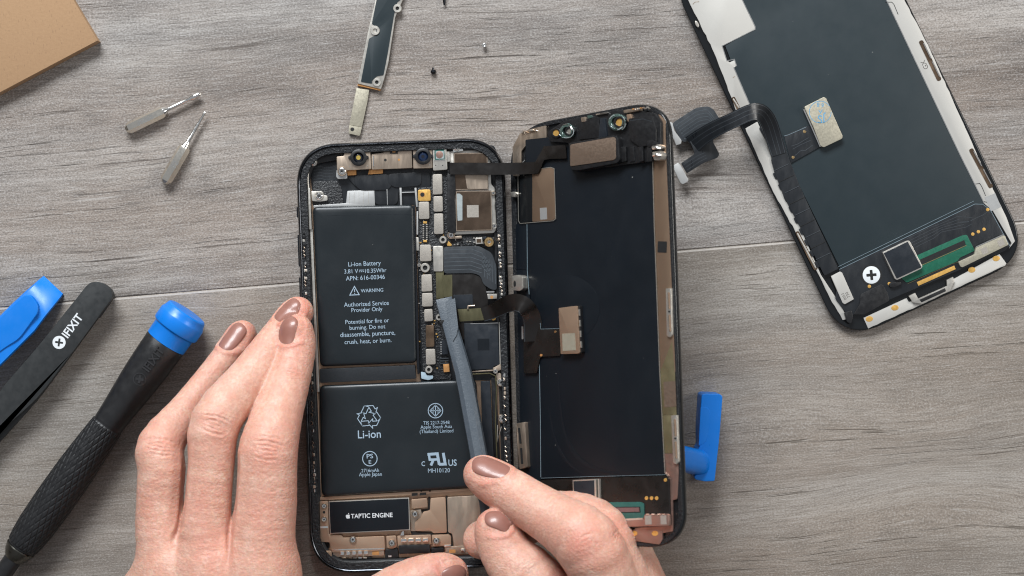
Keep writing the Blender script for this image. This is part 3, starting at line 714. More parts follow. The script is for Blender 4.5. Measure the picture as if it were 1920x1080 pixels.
    b.sheet(rnd([(652.6 + x * 4.7, 967.2 + y * 4.7) for x, y in ((.0, -.55), (.05, -.95), (.42, -1.25), (.38, -.8))], .8, 3), 6.53, 'white_print')
    b.build('vibration_motor', root)
    b = MB(); b.prism(rnd([(599, 940), (615, 939), (617, 1002), (640, 1003), (644, 1008), (721, 1005), (722, 1031), (700, 1034), (622, 1036), (618, 1017), (601, 1016)], 2), 5.4, 3.2, 'tan', .15)
    b.prism([(600, 987), (615, 986.5), (615, 990), (600, 990.5)], 5.43, 5.2, 'bright')
    b.prism(rnd([(622, 1029), (720, 1027), (720, 1042), (626, 1045)], 2), 5.0, 3.2, 'tan2', .15)
    b.prism([(623, 1030), (720, 1027.6), (720, 1030), (623, 1032.4)], 5.47, 5.0, 'bright', .06)
    for k in range(5): b.prism(rnd(rect(641 + k * 11.2, 1037.5 - k * .3, 8, 7, -1.5), 2), 5.9, 4.8, 'bright', .4)
    b.prism(rnd(rect(704.5, 1037, 13, 8, -2), 2), 5.1, 4.9, 'orange', .02)
    b.build('shield_plate', root)
    for x, y in ((607.5, 949), (607.5, 974)):
        b = MB(); b.screw(x, y, 4.0, 6.0, 5.2, seat='tan2'); b.build('screw', root)
    b = MB(); b.prism(circ(607.5, 960.5, 2.6, 12), 5.42, 5.2, 'dark'); b.build('pin_hole', root)
    for x, y in ((661.5, 1012), (734.6, 1018.5), (818, 1014), (778, 964), (611, 1041)):
        b = MB(); b.screw(x, y, 5.0, 6.3, 5.3, seat='tan2'); b.build('screw', root)
    b = MB(); b.prism(rnd([(603, 1033), (622, 1032), (622, 1046), (611, 1050), (603, 1044)], 4), 5.4, 3.2, 'tan', .3); b.build('screw_tab', root)
    for q, m in ((([(771, 936), (801, 934), (802, 951), (784, 953), (772, 954)]), 'orange'),
                 ([(807, 934), (835.5, 932), (838, 999), (812, 1000), (808, 995), (779, 996), (777, 982), (782, 974), (788, 972), (793, 960), (806, 957)], 'tan'),
                 ([(838.5, 932), (893, 929), (899, 940), (903, 1024), (880, 1040), (852, 1028), (848, 1001), (840, 998)], 'tan2')):
        b = MB(); b.prism(rnd(q, 3), 5.0, 3.2, 'tan' if m == 'orange' else m, .15); b.build('shield_plate', root)
    b = MB(); b.prism([(768, 957), (789, 955), (792, 968), (785, 975), (778, 985), (780, 996), (771, 996)], 4.6, 3.2, 'tan2', .1); b.prism([(803, 932), (806.5, 932), (806, 958), (793, 960), (790, 972), (778, 981), (777, 976), (788, 969), (790, 956), (802.5, 954)], 3.8, 3.2, 'dark'); b.build('bracket', root)
    b = MB(); b.prism([(835.7, 930), (838.4, 930), (840.5, 1000), (838, 1000)], 4.0, 3.1, 'dark'); b.prism([(770, 996), (810, 999.5), (846, 999), (850, 1026), (847, 1026), (843.5, 1002), (772, 1004)], 4.3, 3.1, 'dark'); b.build('trim_gap', root)
    b = MB(); b.prism(rnd([(723.5, 1005), (743, 1004), (744, 1026), (736, 1029), (726, 1028)], 3), 5.3, 3.2, 'tan', .15); b.build('bracket', root)
    b = MB(); b.prism(rnd([(744.5, 1004.5), (808, 1002.5), (809, 1020), (800, 1024), (746, 1024)], 2), 5.2, 3.2, 'tan', .15)
    for k in range(4): b.prism(rnd(rect(757 + k * 13.6, 1013.5 - k * .2, 11, 7.4, -1), 2.5), 6.3, 5, 'bright', .55)
    b.build('contact_block', root)
    b = MB(); b.prism(rnd([(809, 1003), (842, 1002), (846, 1006), (846, 1023), (812, 1025)], 3), 5.3, 3.2, 'tan', .15); b.prism([(833, 1022), (845, 1021), (845, 1025), (833, 1026)], 5.5, 5, 'bright', .1)
    b.prism([(753, 997.5), (757, 994.5), (758, 1004), (750, 1004.5)], 6.1, 5.2, 'bright', .2); b.build('bracket', root)
    b = MB(); b.prism(rnd([(747.5, 1022.5), (806, 1021), (807, 1037), (748, 1039)], 2), 6.0, 3.2, 'bchip', .35)
    b.prism(rnd([(722, 1030), (746, 1028), (748, 1046), (722, 1048)], 3), 5.0, 3.2, 'bchip', .3); b.prism(rnd([(808, 1027), (832, 1026), (833, 1036), (808, 1038)], 3), 4.8, 3.2, 'bchip', .3)
    b.prism(rect(731, 1043, 6, 3), 5.1, 4.9, 'bright'); b.build('charging_port', root)
    b = MB(); b.prism(rnd([(834, 1025), (898, 1022), (898, 1038), (836, 1040)], 2), 5.2, 3.2, 'tan2', .15); b.prism(rect(848, 1033.5, 12, 6, -1), 5.23, 5.1, 'orange')
    for k in range(3): b.prism(rnd(rect(868 + k * 11, 1032 - k * .3, 8, 6, -1), 2), 6.0, 5, 'bright', .4)
    b.build('shield_plate', root)
    b = MB(); b.prism(rnd([(600, 1014), (617, 1014), (618, 1028), (601, 1031)], 2), 3.7, 3.1, 'dark'); b.prism([(612, 1050), (640, 1048), (900, 1042), (900, 1052), (640, 1060), (622, 1060)], 3.8, 3.0, 'bchip', .1); b.build('dark_liner', root)
    clips(642, 1046, 700, 1046, 6, 3.0, 5.0)
    b = MB(); b.prism([(600, 932), (902, 914), (903, 917.5), (800, 926), (600, 938.5)], 5.3, 3.2, 'tan', .15)
    b.prism([(772, 925), (783, 924.5), (783, 929), (772, 930)], 5.5, 5, 'dark'); b.prism([(787, 924.5), (799, 923.5), (799, 928), (787, 929)], 5.5, 5, 'dark'); b.build('cross_rail', root)
phone_body()

# ------------------------------------------------------------------ the phone's own display, propped open at an angle
TD = Tilt((-.8, 55.2, 1.9), 0.0967, 0.749, -0.0974)
def display():
    root = thing('display_assembly', 'black display propped open beside the phone body, its bare back up, joined by flat cables', 'phone display', (20, -5, 2))
    T = TD
    K = [(956, 240), (1254, 184.5), (1286, 1030), (975, 1012)]; rr = [62, 58, 60, 60]
    def L(ins, h): return [T.pt(x, y, 0) + T.N * h for x, y in quad_outline(K, ins, rr)]
    b = MB(T); b.rings([L(3, -1.9), L(.8, -1.6), L(0, -1.0), L(0, .0), L(.6, .3), L(1.4, .4), L(6, .4), L(7, .1), L(40, .1), L(90, .1)], 'glass_black', True, True)
    b.build('front_glass', root, ang=50)
    # black plastic bezel lip with sticky residue
    b = MB(T); b.rings([L(1.6, .38), L(2.2, .75), L(6, .72), L(8.5, .70), L(9.5, .2)], 'adhesive')
    rg = random.Random(4); ol = quad_outline(K, 9, rr, 4)
    for _ in range(260):
        i = rg.randrange(len(ol)); a, c = Vector(ol[i]), Vector(ol[(i + 1) % len(ol)]); p = a.lerp(c, rg.random()) + Vector((rg.uniform(-3, 3), rg.uniform(-3, 3)))
        r = rg.uniform(.4, 1.2); b.prism([(p.x + math.cos(q) * r * rg.uniform(.5, 1.3), p.y + math.sin(q) * r) for q in (0, 1.4, 2.8, 4.3)], .85, .6, 'adhesive')
    b.build('bezel', root)
    # steel carrier frame
    b = MB(T)
    b.prism(rnd([(961, 330), (961, 276), (975, 250), (990, 243), (1024, 235), (1024, 263), (986, 272), (977, 284), (977, 330)], 3), .9, .3, 'tan2', .08); b.build('carrier_frame', root); b = MB(T)
    b.prism(rnd([(1225, 216), (1236, 214), (1247, 226), (1249, 300), (1260, 560), (1266, 700), (1224.5, 700), (1223.5, 296), (1226, 260)], 4), .9, .3, 'bronze', .08)
    b.prism([(1236.5, 700), (1260, 640), (1265, 700), (1268, 778), (1240.5, 778)], .93, .3, 'greenish', .05)  # greenish reflection on the edge strip, put in as colour
    b.prism([(1240.5, 778.3), (1268, 778.3), (1271, 850), (1244, 850)], .92, .3, 'greenish', .05)
    b.prism(rnd([(1244, 850.3), (1271, 850.3), (1272, 890), (1270, 935), (1261, 938), (1262, 996), (1240, 1000), (1190, 996), (1190, 988), (1250, 985), (1254, 895), (1246, 888)], 2), .9, .3, 'pink', .06)  # the strip's reflection turns pinkish here, also given as colour
    b.prism(rnd([(1244, 716), (1266, 714), (1268, 762), (1246, 764)], 2), 1.0, .9, 'speakerplate')
    b.prism(rnd(rect(1241.5, 463, 17, 21, 2), 1.5), 1.0, .85, 'dark')
    b.build('carrier_frame', root); b = MB(T)
    b.prism(rnd([(1187, 992), (1242, 994), (1242, 1012), (1236, 1021), (1187, 1014)], 2), 1.0, .3, 'pink', .06)
    for x, y in ((1189, 1000), (1228, 1000)): b.prism(circ(x, y, 6, 20, 4.8), 1.04, .9, 'gold')
    b.build('foot_plate', root)
    # back film panel
    b = MB(T); b.prism(rnd([(988, 420), (985, 262), (1040, 256), (1066, 268), (1223, 285), (1227, 420), (1237, 690), (1247, 889), (1014, 896), (1012, 690), (1000, 600), (990, 510)], 3), 1.1, .3, 'film', .06)
    b.line([(1223.5, 298), (1226.5, 420), (1236.5, 690), (1246.5, 886), (1252, 893)], 1.3, 1.14, 'nickel', th=.1)
    b.line([(1014, 896.5), (1130, 893), (1247, 890)], .7, 1.13, 'edgeline', th=.05)
    b.line([(1011, 670), (1013, 780), (1014, 895)], 1.0, 1.13, 'edgeline', th=.05)
    # soft curved reflection from the lower left, shaped as raised film ribbons
    b.ribbon([(1046, 690, 1.12), (1050, 770, 1.2), (1062, 830, 1.25), (1088, 866, 1.25), (1125, 884, 1.2), (1170, 889, 1.12)], [2, 5, 8, 8, 5, 2], .12, 'film', smooth=2)
    b.ribbon([(1028, 760, 1.12), (1040, 830, 1.2), (1062, 868, 1.2), (1092, 888, 1.12)], [2, 5, 5, 2], .12, 'film', smooth=2)
    b.build('back_film', root)
    b = MB(T); b.prism(circ(1062, 578, 62, 48), 1.16, 1.1, 'film', .03); b.build('reflection_disc', root)  # faint round reflection, put in as a slightly raised disc
    b = MB(T); b.prism(rnd([(962, 430), (988, 420), (989, 510), (998, 600), (1012, 690), (1014, 1000), (985, 1000), (968, 700)], 2), .7, .3, 'film', .05)
    b.line([(988, 420), (988.5, 508), (992, 552)], .8, 1.2, 'edgeline', th=.2); b.line([(984, 300), (975, 310), (971, 330), (972, 412)], 1, 1.0, 'silver', th=.1)
    b.prism([(968, 420), (986, 420), (987, 505), (968, 505)], .85, .6, 'film', .04)
    b.build('side_film', root)
    # foil window top left
    b = MB(T); b.prism(rnd([(974, 322), (1000, 318), (1000, 415), (975, 418)], 3), 1.35, 1.0, 'glass_black', .05)
    b.prism(rnd([(998, 320), (1032, 314), (1039, 317), (1041, 410), (1036, 413), (998, 416)], 3), 1.4, 1.0, 'bronze', .06); b.prism(rnd([(1012, 390), (1025, 389), (1026, 411), (1013, 412)], 1.5), 1.44, 1.3, 'silver')  # the silver patch is a bright reflection put in as colour
    b.line([(1003, 318), (1032, 313.5), (1039, 316), (1042, 410), (1037, 414), (975, 419), (972, 414), (971, 330)], 1, 1.46, 'nickel', th=.1)
    b.build('foil_window', root)
    # sensor carrier, speaker
    b = MB(T)
    b.prism(rnd([(1026, 247), (1058, 226), (1130, 210), (1180, 204), (1228, 212), (1238, 226), (1239, 290), (1224, 302), (1150, 312), (1072, 320), (1066, 300), (1066, 268), (1030, 266)], 5), 2.4, .3, 'bchip', .35)
    b.prism(rnd([(1178, 222), (1222, 216), (1230, 240), (1230, 270), (1200, 276), (1180, 262)], 4), 3.2, 2.3, 'bchip', .3)
    b.prism(rnd([(1082, 226), (1122, 218), (1126, 258), (1086, 262)], 3), 2.9, 2.3, 'bchip', .2)
    b.prism(rnd([(1125, 222), (1134, 221), (1138, 256), (1122, 260)], 1.5), 3.2, 2.3, 'chip', .15)
    for x in (1164, 1180, 1196, 1212): b.prism(rnd([(x, 276), (x + 9, 274), (x + 10, 302), (x + 1, 304)], 1.5), 3.4 if x != 1180 else 2.7, 2.3, 'bchip', .2)
    b.prism(rnd([(1212, 264), (1222, 262), (1232, 268), (1230, 276), (1214, 276)], 2), 3.6, 2.3, 'bchip', .2)
    b.line([(1182, 226), (1206, 223), (1222, 228)], .8, 3.23, 'flexline', th=.05)
    b.build('sensor_carrier', root)
    b = MB(T); b.prism(rnd([(1066, 268), (1152, 253), (1159, 258), (1162, 300), (1156, 306), (1082, 320), (1070, 318)], 4), 4.6, .5, 'bchip', .4)
    b.prism(rnd([(1069, 271), (1150, 256.5), (1154, 260), (1154.5, 297), (1150, 300), (1069, 312)], 3), 4.85, 4.4, 'speakerplate', .12)
    b.build('earpiece_speaker', root)
    for cx, cy, r, core, rc in ((1062, 246, 13, 'nickel', 5.4), (1156, 229, 16, 'gold', 7)):
        b = MB(T); b.washer(cx, cy, r, r * .62, 3.7, 2.2, 'ringglass', deep=1.0); ox = 5
        b.washer(cx + ox, cy, rc * 1.6, rc * 1.05, 3.9, 2.6, 'bchip', deep=.5); b.prism(circ(cx + ox, cy, rc, 20, rc * 1.15), 3.5, 2.5, core)
        for k in range(9):
            a0 = rg.uniform(0, 6.28); rr_ = r * rg.uniform(.75, 1.12); zz = 3.8
            b.tube([T.pt(cx + rr_ * math.cos(a0 + d), cy + rr_ * math.sin(a0 + d), zz) for d in (0, .25, .5, .75)], rg.uniform(.08, .2), rg.choice(['ringglass', 'mica', 'bright']), 6)
        b.build('adhesive_ring', root)
    b = MB(T); b.washer(1042, 249, 9.5, 6, 3.0, 1, 'bchip', deep=.6); b.prism(circ(1042, 249, 6.5, 20), 2.7, 2, 'gold'); b.build('microphone_port', root)
    b = MB(T)
    for x, y, w_, h_, m in ((1094, 224, 9, 9, 'tan2'), (1180, 221, 9, 14, 'tan'), (1184, 207, 30, 6, 'tan2'), (1105, 219, 8, 6, 'ringglass'), (1128, 213, 22, 3, 'bright')): b.prism(rnd(rect(x, y, w_, h_, -10), 2), 3.1, 1.5, m, .15); b.build('ground_pad', root); b = MB(T)
    for k in range(9): b.prism(circ(1186 + k * 3.8 + rg.uniform(-1, 1), 206 - k * .5 + rg.uniform(-2, 2), rg.uniform(1, 2.2), 8), 3.4, 2.5, rg.choice(['orange', 'nickel', 'bright', 'tan']), .2)
    b.build('solder_beads', root); b = MB(T)
    for k in range(8): b.prism(circ(978 + k * 3.6, 249 - k * .8 + rg.uniform(-2, 2), rg.uniform(1, 2.4), 9), 1.6, .8, rg.choice(['nickel', 'tan2', 'bright']), .2)
    b.build('solder_beads', root)
    for y, q in ((279, [(1221, 273), (1236, 270), (1239, 277), (1222, 281)]), (292, [(1222, 285), (1237, 282), (1241, 290), (1238, 300), (1226, 301)])):
        b = MB(T); b.prism(rnd(q, 3), 3.6, 1, 'nickel', .5); b.tube([T.pt(1224, y, 4), T.pt(1232, y - 2, 4.4), T.pt(1239, y, 4)], .35, 'bright'); b.build('spring_contact', root)
    # clips along the edges
    for q in (([(1248, 541), (1258, 540), (1260, 628), (1256, 633), (1250, 630)]), ([(1258, 779), (1269, 778), (1272, 866), (1268, 871), (1262, 868)])):
        b = MB(T); b.prism(rnd(q, 2), 1.7, .8, 'nickel', .15); cx = sum(p[0] for p in q) / 5; y0 = q[0][1]
        for k in (0, 1): b.prism(rnd(bar(cx + k * 1.5 - .8, y0 + 7 + k * 42, cx + k * 1.5 + .8, y0 + 39 + k * 42, 4.4), 2), 1.74, 1.5, 'tan'); b.line([(cx - 2 + k * 1.5, y0 + 8 + k * 42), (cx - .5 + k * 1.5, y0 + 38 + k * 42)], 1.0, 1.9, 'bright', th=.2)
        b.prism(circ(cx, y0 + 43, 1.8, 10), 1.85, 1.6, 'dark'); b.build('edge_clip', root)
    b = MB(T); b.prism(rnd([(959, 517), (973, 515), (980, 519), (981, 541), (974, 546), (961, 544)], 2.5), 3.4, .6, 'nickel', .3); b.prism(circ(965, 532, 2.2, 14, 6), 3.45, 3, 'dark'); b.build('hinge_tab', root)
    b = MB(T); b.prism(rnd([(968, 794), (984, 791), (989, 876), (974, 880)], 2), 2.2, .6, 'tan2', .2); b.prism(rnd(bar(973, 802, 976, 832, 4), 1.5), 2.25, 2, 'dark'); b.prism(rnd(bar(977, 840, 979, 870, 4), 1.5), 2.25, 2, 'dark')
    b.line([(968, 798), (972, 876)], 1.2, 2.3, 'bright', th=.2); b.build('edge_clip', root)
    b = MB(T); b.prism(rnd([(957.5, 360), (965, 359), (968, 363), (965, 370), (958, 369)], 2), 2.4, .5, 'nickel', .3); b.build('hinge_pin', root)
    # foot board
    b = MB(T); b.prism(rnd([(1014, 900), (1130, 896), (1246, 892), (1254, 897), (1257, 985), (1188, 990), (1170, 992), (1014, 992)], 3), 1.5, .3, 'flexb', .08)
    for x, y, r in ((1212, 934, 3.2), (1221.5, 934, 3.2), (1231, 934, 3.2), (1247.5, 900, 3)): b.prism(circ(x, y, r, 16, r * 1.15), 1.6, 1.3, 'gold', .03)
    b.line([(1254, 898), (1256, 984)], 1.2, 1.55, 'dark', th=.1); b.build('driver_board', root)
    b = MB(T); b.prism(rnd([(1073, 900), (1117, 898), (1119, 965), (1076, 967)], 1.5), 2.6, 1.3, 'nickel', .15); b.prism([(1075.5, 902.5), (1114, 900.5), (1115.5, 962), (1078, 964)], 2.65, 2.4, 'chip', .05)
    b.line([(1122, 898), (1124, 962)], 2.4, 2.3, 'shield', th=.8); b.build('display_chip', root)
    b = MB(T); b.prism(rnd([(1112, 942), (1200, 941), (1207, 944), (1208, 970), (1200, 974), (1112, 972)], 3), 1.8, 1.4, 'teal', .06); b.prism([(1110, 951), (1200, 950), (1201, 961), (1110, 962)], 1.86, 1.7, 'dark')
    b.prism([(1110, 952.5), (1198, 951.5), (1199, 959.5), (1110, 960.5)], 1.92, 1.8, 'pinkfilm'); b.prism([(1162, 973), (1205, 971), (1205, 974.5), (1162, 976.5)], 2.0, 1.5, 'nickel'); b.build('sensor_window', root)
    b = MB(T); b.prism(rnd([(1175, 976), (1206, 974), (1208, 965), (1250, 963), (1253, 966), (1254, 986), (1176, 988)], 1.5), 2.6, 1.4, 'pink', .15); b.prism([(1209, 967), (1221, 966), (1222, 983), (1210, 984)], 2.63, 2.5, 'shield'); b.prism([(1238, 966.5), (1249, 966), (1250, 983), (1239, 983)], 2.63, 2.5, 'shield')
    for x in (1214, 1224, 1236, 1244): b.prism(rect(x, 964.2, 6, 2), 2.75, 2.3, 'bright')
    b.prism(rnd([(1158, 972), (1170, 972), (1172, 990), (1158, 990)], 1), 2.0, 1.5, 'orange', .1); b.build('foot_connector', root)
    # cables back to the phone body
    def W(x, y, z): return P(x, y, z)
    b = MB(FL)
    zt = lambda x, y, h: (T.pt(x, y, h)).z
    b.ribbon([(843, 316, 7.6), (870, 316, 7.9), (930, 316.5, 8.9), (955, 316.5, 9.3), (972, 316, max(9.3, zt(972, 316, 1.8))), (1002, 315, zt(1002, 315, 2.2))], 22, .25, 'flexb', smooth=2)
    b.build('flex_cable', root)
    b = MB(T); b.prism([(996, 305), (1003, 304.5), (1020, 274), (1060, 272), (1062, 297), (1030, 298), (1020, 300), (1008, 325.5), (996, 326)], 2.2, 1.9, 'flexb', .04); b.build('flex_cable', root)
    b = MB(FL)
    pth = [(905, 590, 6.9), (922, 585, 8.0), (938, 577, 12), (955, 568, 17), (972, 567, 20), (986, 574, 21), (996, 590, zt(996, 590, 5)), (1000, 612, zt(1000, 612, 3)), (1001, 640, zt(1001, 640, 2))]
    b.ribbon(pth, [26, 27, 29, 32, 32, 32, 32, 34, 36], .3, 'flexb', smooth=3, line=('flexline', (.93,)))
    b.build('flex_cable', root)
    b = MB(T); b.prism(rnd([(981, 608), (1011, 607), (1014, 617), (1049, 616), (1050, 667), (1015, 669), (1012, 672), (1006, 700), (982, 700)], 2), 1.75, 1.3, 'flexb', .05); b.line([(1011, 590), (1014, 617), (1049, 616)], .7, 1.8, 'edgeline', th=.04)
    b.prism(circ(1041, 622, 2.4, 12), 1.8, 1.6, 'brass'); b.prism(circ(1014.5, 666, 2.4, 12), 1.85, 1.6, 'orange'); b.prism(rect(980, 624, 4, 24, -1), 1.6, 1.2, 'silver'); b.build('flex_tail', root)
    b = MB(T); b.prism(rnd([(1047, 577.5), (1078, 573.5), (1082, 574), (1087, 661), (1083, 663), (1051, 664)], 1.5), 3.2, 1.3, 'tan', .15)
    b.prism(rnd([(1082.5, 573), (1087, 573.5), (1091.5, 660), (1088, 663)], 1), 2.7, 1.3, 'bchip', .1)
    for k in range(4): b.prism(rect(1085.5 + k * 1.1, 586 + k * 20, 2.2, 12, -3), 3.0, 2.5, 'nickel', .06)
    b.prism([(1054, 625.5), (1078, 624.5), (1080, 656.5), (1055, 658)], 3.24, 3.1, 'goldlabel'); b.build('cable_connector', root)
display()

# ------------------------------------------------------------------ blue suction handle holding the display up
def suction_handle():
    T = TD; cup = T.uv(50, 112, -2.0)
    root = thing('suction_handle', 'bright blue suction cup handle sticking out from under the propped display', 'suction handle', (cup.x + 20, cup.y, 0))
    ax = -T.N; b = MB(); loops = []
    s1 = T.U; s2 = T.D
    for d, r in ((0, 15), (.8, 16), (1.6, 15), (4, 11), (7, 6.5), (9, 5)):
        loops.append([cup + ax * d + (s1 * math.cos(q) + s2 * math.sin(q)) * r for q in (2 * math.pi * k / 32 for k in range(32))])
    b.rings(loops, 'blue', True, True); b.build('suction_cup', root)
    # stem: oval section from the cup to the grip, flaring as it arrives
    b = MB(); e = P(1318, 869, 7.4); s = cup + ax * 8; loops = []; n = 24
    for k in range(11):
        t = k / 10; c = s.lerp(e, t); ry = 4.3 + .3 * max(0, (t - .8) / .2) ** 2; rz = 3.4 + 1.2 * t
        d = (e - s).normalized(); sv = Vector((0, 1, 0)); sv = (sv - d * sv.dot(d)).normalized(); tv = d.cross(sv)
        loops.append([c + sv * (abs(math.cos(q)) ** .7 * math.copysign(1, math.cos(q))) * ry + tv * (abs(math.sin(q)) ** .7 * math.copysign(1, math.sin(q))) * rz for q in (2 * math.pi * i / n for i in range(n))])
    b.rings(loops, 'blue', True, True); b.build('stem', root, ang=60)
    # grip: a flat sided bar with a finger hollow on its left side
    b = MB()
    q = rnd([(1315.5, 741), (1320, 738), (1350, 739), (1355, 743), (1349, 820), (1340, 902), (1322, 903), (1303, 899), (1301, 892), (1318, 885), (1316, 850), (1306, 846), (1312, 838), (1311.5, 800)], [3, 4, 4, 3, 10, 3, 3, 5, 5, 6, 14, 8, 8, 10], 6)
    b.prism(q, 13.0, .4, 'blue', 1.1, 4)
    gr = b.build('grip', root, ang=60)
    b = MB(); b.prism(rnd([(1313.5, 763), (1326, 763), (1331, 770), (1330, 805), (1323, 830), (1310, 836)], [3, 4, 6, 10, 6, 3], 6), 13.12, 12, 'blue', .35, 3); b.build('finger_pad', gr)
suction_handle()

# ------------------------------------------------------------------ replacement screen lying at the right
def new_screen():
    root = thing('replacement_screen', 'separate phone screen lying face down at the right, dark panel in pale frame', 'phone screen', P(1590, 260, 0))
    K = [(1252, -48), (1596, -212), (1934, 480), (1580.7, 642.5)]; rr = [60, 60, 66, 62]
    def L(ins, z): return [P(x, y, z) for x, y in quad_outline(K, ins, rr)]
    b = MB(); b.rings([L(3, .1), L(1, .4), L(0, 1.2), L(0, 2.2), L(.7, 2.6), L(2, 2.75), L(5, 2.7), L(9, 2.6), L(12, 2.55), L(60, 2.5), L(120, 2.5)], 'glass_black', True, True); b.build('front_glass', root, ang=50)
    b = MB(); n = Vector((.903, -.43)); 
    def wavy(pts, amp, seed):
        rg = random.Random(seed); out = []
        for i in range(len(pts) - 1):
            a, c = Vector(pts[i]), Vector(pts[i + 1]); k = max(1, int((c - a).length / 9))
            for j in range(k): p = a.lerp(c, j / k); out.append((p.x + rg.uniform(-amp, amp), p.y + rg.uniform(-amp, amp)))
        out.append(pts[-1]); return out
    left = wavy([(1284, -12), (1290, 0), (1340, 100), (1382, 212)], .8, 1)
    b.prism(left + [(1408, 201), (1376, 126), (1381, 123), (1377, 113), (1368, 117), (1362, 112), (1354, 86), (1416, 55), (1416, 50), (1392, 0), (1374, -36), (1320, -30)], 3.3, 2.5, 'panel_silver', .06)
    left2 = wavy([(1397, 240), (1420, 292), (1450, 360), (1490, 432), (1531, 509), (1560, 566), (1580, 600)], .9, 2)
    b.prism(left2 + [(1590, 598), (1575, 570), (1539, 515), (1498, 421), (1470, 370), (1452, 322), (1448, 300), (1446, 285), (1420, 228)], 3.2, 2.5, 'panel_silver', .06)
    right = wavy([(1696, 0), (1740, 85), (1783, 180), (1830, 285), (1866, 363)], .7, 3)
    b.prism([(1640, -46), (1662, 0), (1757, 200), (1800, 290), (1846, 382), (1862, 396), (1897, 456), (1892, 466), (1903, 452), (1887, 407), (1868, 368)] + right[::-1] + [(1674, -46)], 3.3, 2.5, 'panel_silver', .06)
    b.line([(1640, -46), (1662, 0), (1757, 200), (1800, 290), (1846, 382)], 1.8, 3.36, 'bright', th=.15)
    b.line([(1370, -46), (1392, 0), (1416, 50), (1416, 55), (1354, 86), (1363, 114), (1377, 111), (1381, 123), (1376, 127), (1408, 201)], 1.5, 3.36, 'bright', th=.15)
    for q in (((1660, 4), (1672, 4), (1676, 8), (1684, 27)), ((1829, 345), (1837, 344), (1841, 350), (1848, 367)), ((1845, 378), (1853, 380), (1861, 394))): b.line(list(q), 1.2, 3.34, 'dark')
    b.line([(1299, 8), (1303, 4), (1311, 3)], 1.2, 3.34, 'tan2'); b.line([(1374, 146), (1378, 143)], 1.2, 3.34, 'tan2')
    b.prism([(1846, 370), (1866, 362), (1877, 388), (1858, 396)], 3.36, 3.2, 'silver')
    b.text('GX', 1733.5, 121.5, 17, 3.34, 'ink', 243)
    b.build('steel_frame', root)
    b = MB(); b.prism([(1384, -46), (1640, -46), (1662, 0), (1757, 200), (1846, 382), (1576, 504), (1500, 350), (1450, 285), (1408, 201), (1376, 128), (1360, 86), (1416, 52), (1392, 0)], 3.25, 2.5, 'film2', .05)
    b.build('back_panel', root)
    for x0, y0, x1, y1 in ((1726, 76, 1762, 151), (1820, 279, 1859, 352)):
        b = MB(); b.prism(rnd(bar(x0, y0, x1, y1, 8.5), 4), 3.42, 3.2, 'brownmetal'); d = Vector((x1 - x0, y1 - y0)).normalized(); nn = Vector((d.y, -d.x)) * 3
        for t0, t1 in ((.08, .46), (.54, .92)):
            p = Vector((x0, y0)).lerp(Vector((x1, y1)), t0) + nn; q = Vector((x0, y0)).lerp(Vector((x1, y1)), t1) + nn; b.line([tuple(p), tuple(q)], 1.6, 3.7, 'bright', th=.3)
        b.build('edge_clip', root)
    for x0, y0, x1, y1 in ((1374, 182, 1386, 206), (1494, 434, 1530, 506)):
        b = MB(); b.prism(rnd(bar(x0, y0, x1, y1, 7), 3.4), 3.36, 3.1, 'brownmetal'); b.prism(rnd(bar(x0 + 1, y0 + 3, x1, y1 - 3, 3), 1.4), 3.5, 3.2, 'nickel', .1); b.build('edge_clip', root)
    b = MB(); b.prism(circ(1307, 45, 3.2, 9, 7, -25), 3.8, 3.0, 'nickel', .3); b.build('edge_clip', root)
    # side flex with folds
    b = MB(); b.prism(rnd([(1423, 240), (1452, 212), (1483, 307), (1500, 350), (1530, 415), (1572, 504), (1546, 517), (1500, 425), (1470, 368), (1452, 322), (1446, 300), (1449, 286)], 3), 3.75, 3.1, 'flexc', .08)
    for k in range(9):
        t = k / 8.0; p = Vector((1452, 320)).lerp(Vector((1530, 487)), t); q = p + Vector((27, -13)); b.prism(bar(p.x, p.y, q.x, q.y, 1.1), 3.9, 3.7, 'flexline' if k % 2 == 0 else 'dark', .03)
        b.prism(rnd(rect(p.x + 2.5, p.y + 9, 7, 12, -25), 2.5), 3.6, 3.0, 'flexc', .1)
    b.build('side_flex', root)
    b = MB(); b.prism([(1470, 254), (1512, 236), (1520, 238), (1536, 276), (1483, 306)], 3.7, 3.1, 'flexc', .06)
    b.line([(1470, 255), (1478, 253), (1512, 238)], .9, 3.76, 'edgeline', th=.04)
    for q in (((1486, 280), (1500, 272), (1520, 263)), ((1490, 292), (1502, 282), (1510, 282), (1524, 272)), ((1484, 274), (1496, 270), (1516, 258))): b.line(list(q), 1, 3.74, 'flexline', th=.05)
    for x, y in ((1508.5, 247), (1487, 295)): b.prism(circ(x, y, 2.8, 12), 3.8, 3.6, 'brass', .04)
    b.build('flex_tail', root)
    b = MB(); b.prism(rnd([(1508.5, 200), (1545, 181.5), (1549, 184), (1580, 255), (1579, 260), (1545, 276), (1539, 274), (1526, 240), (1510, 206)], 2), 5.2, 3.2, 'goldlabel', .15)
    b.line([(1507, 205), (1522, 238), (1538, 275)], 2.2, 4.6, 'bright', th=1)
    b.line(circ(1538, 210, 20.5, 32)[:30], 1.0, 5.23, 'stamp'); b.text('JS', 1541, 221, 15, 5.23, 'stamp', 178); b.line([(1535, 206), (1538.5, 212), (1542, 205)], 1.3, 5.23, 'stamp'); b.text('6 8', 1538, 197, 13, 5.23, 'stamp', 190)
    b.build('cable_connector', root)
    # foot board
    b = MB(); b.prism(rnd([(1574, 505), (1829, 382), (1845, 383), (1858, 394), (1894, 460), (1885, 470), (1592, 594), (1566, 560)], 4), 3.6, 2.5, 'flexc', .1)
    b.line([(1574, 505), (1828, 382.5), (1843, 383), (1857, 394), (1894, 462)], 1.0, 3.68, 'edgeline', th=.1)
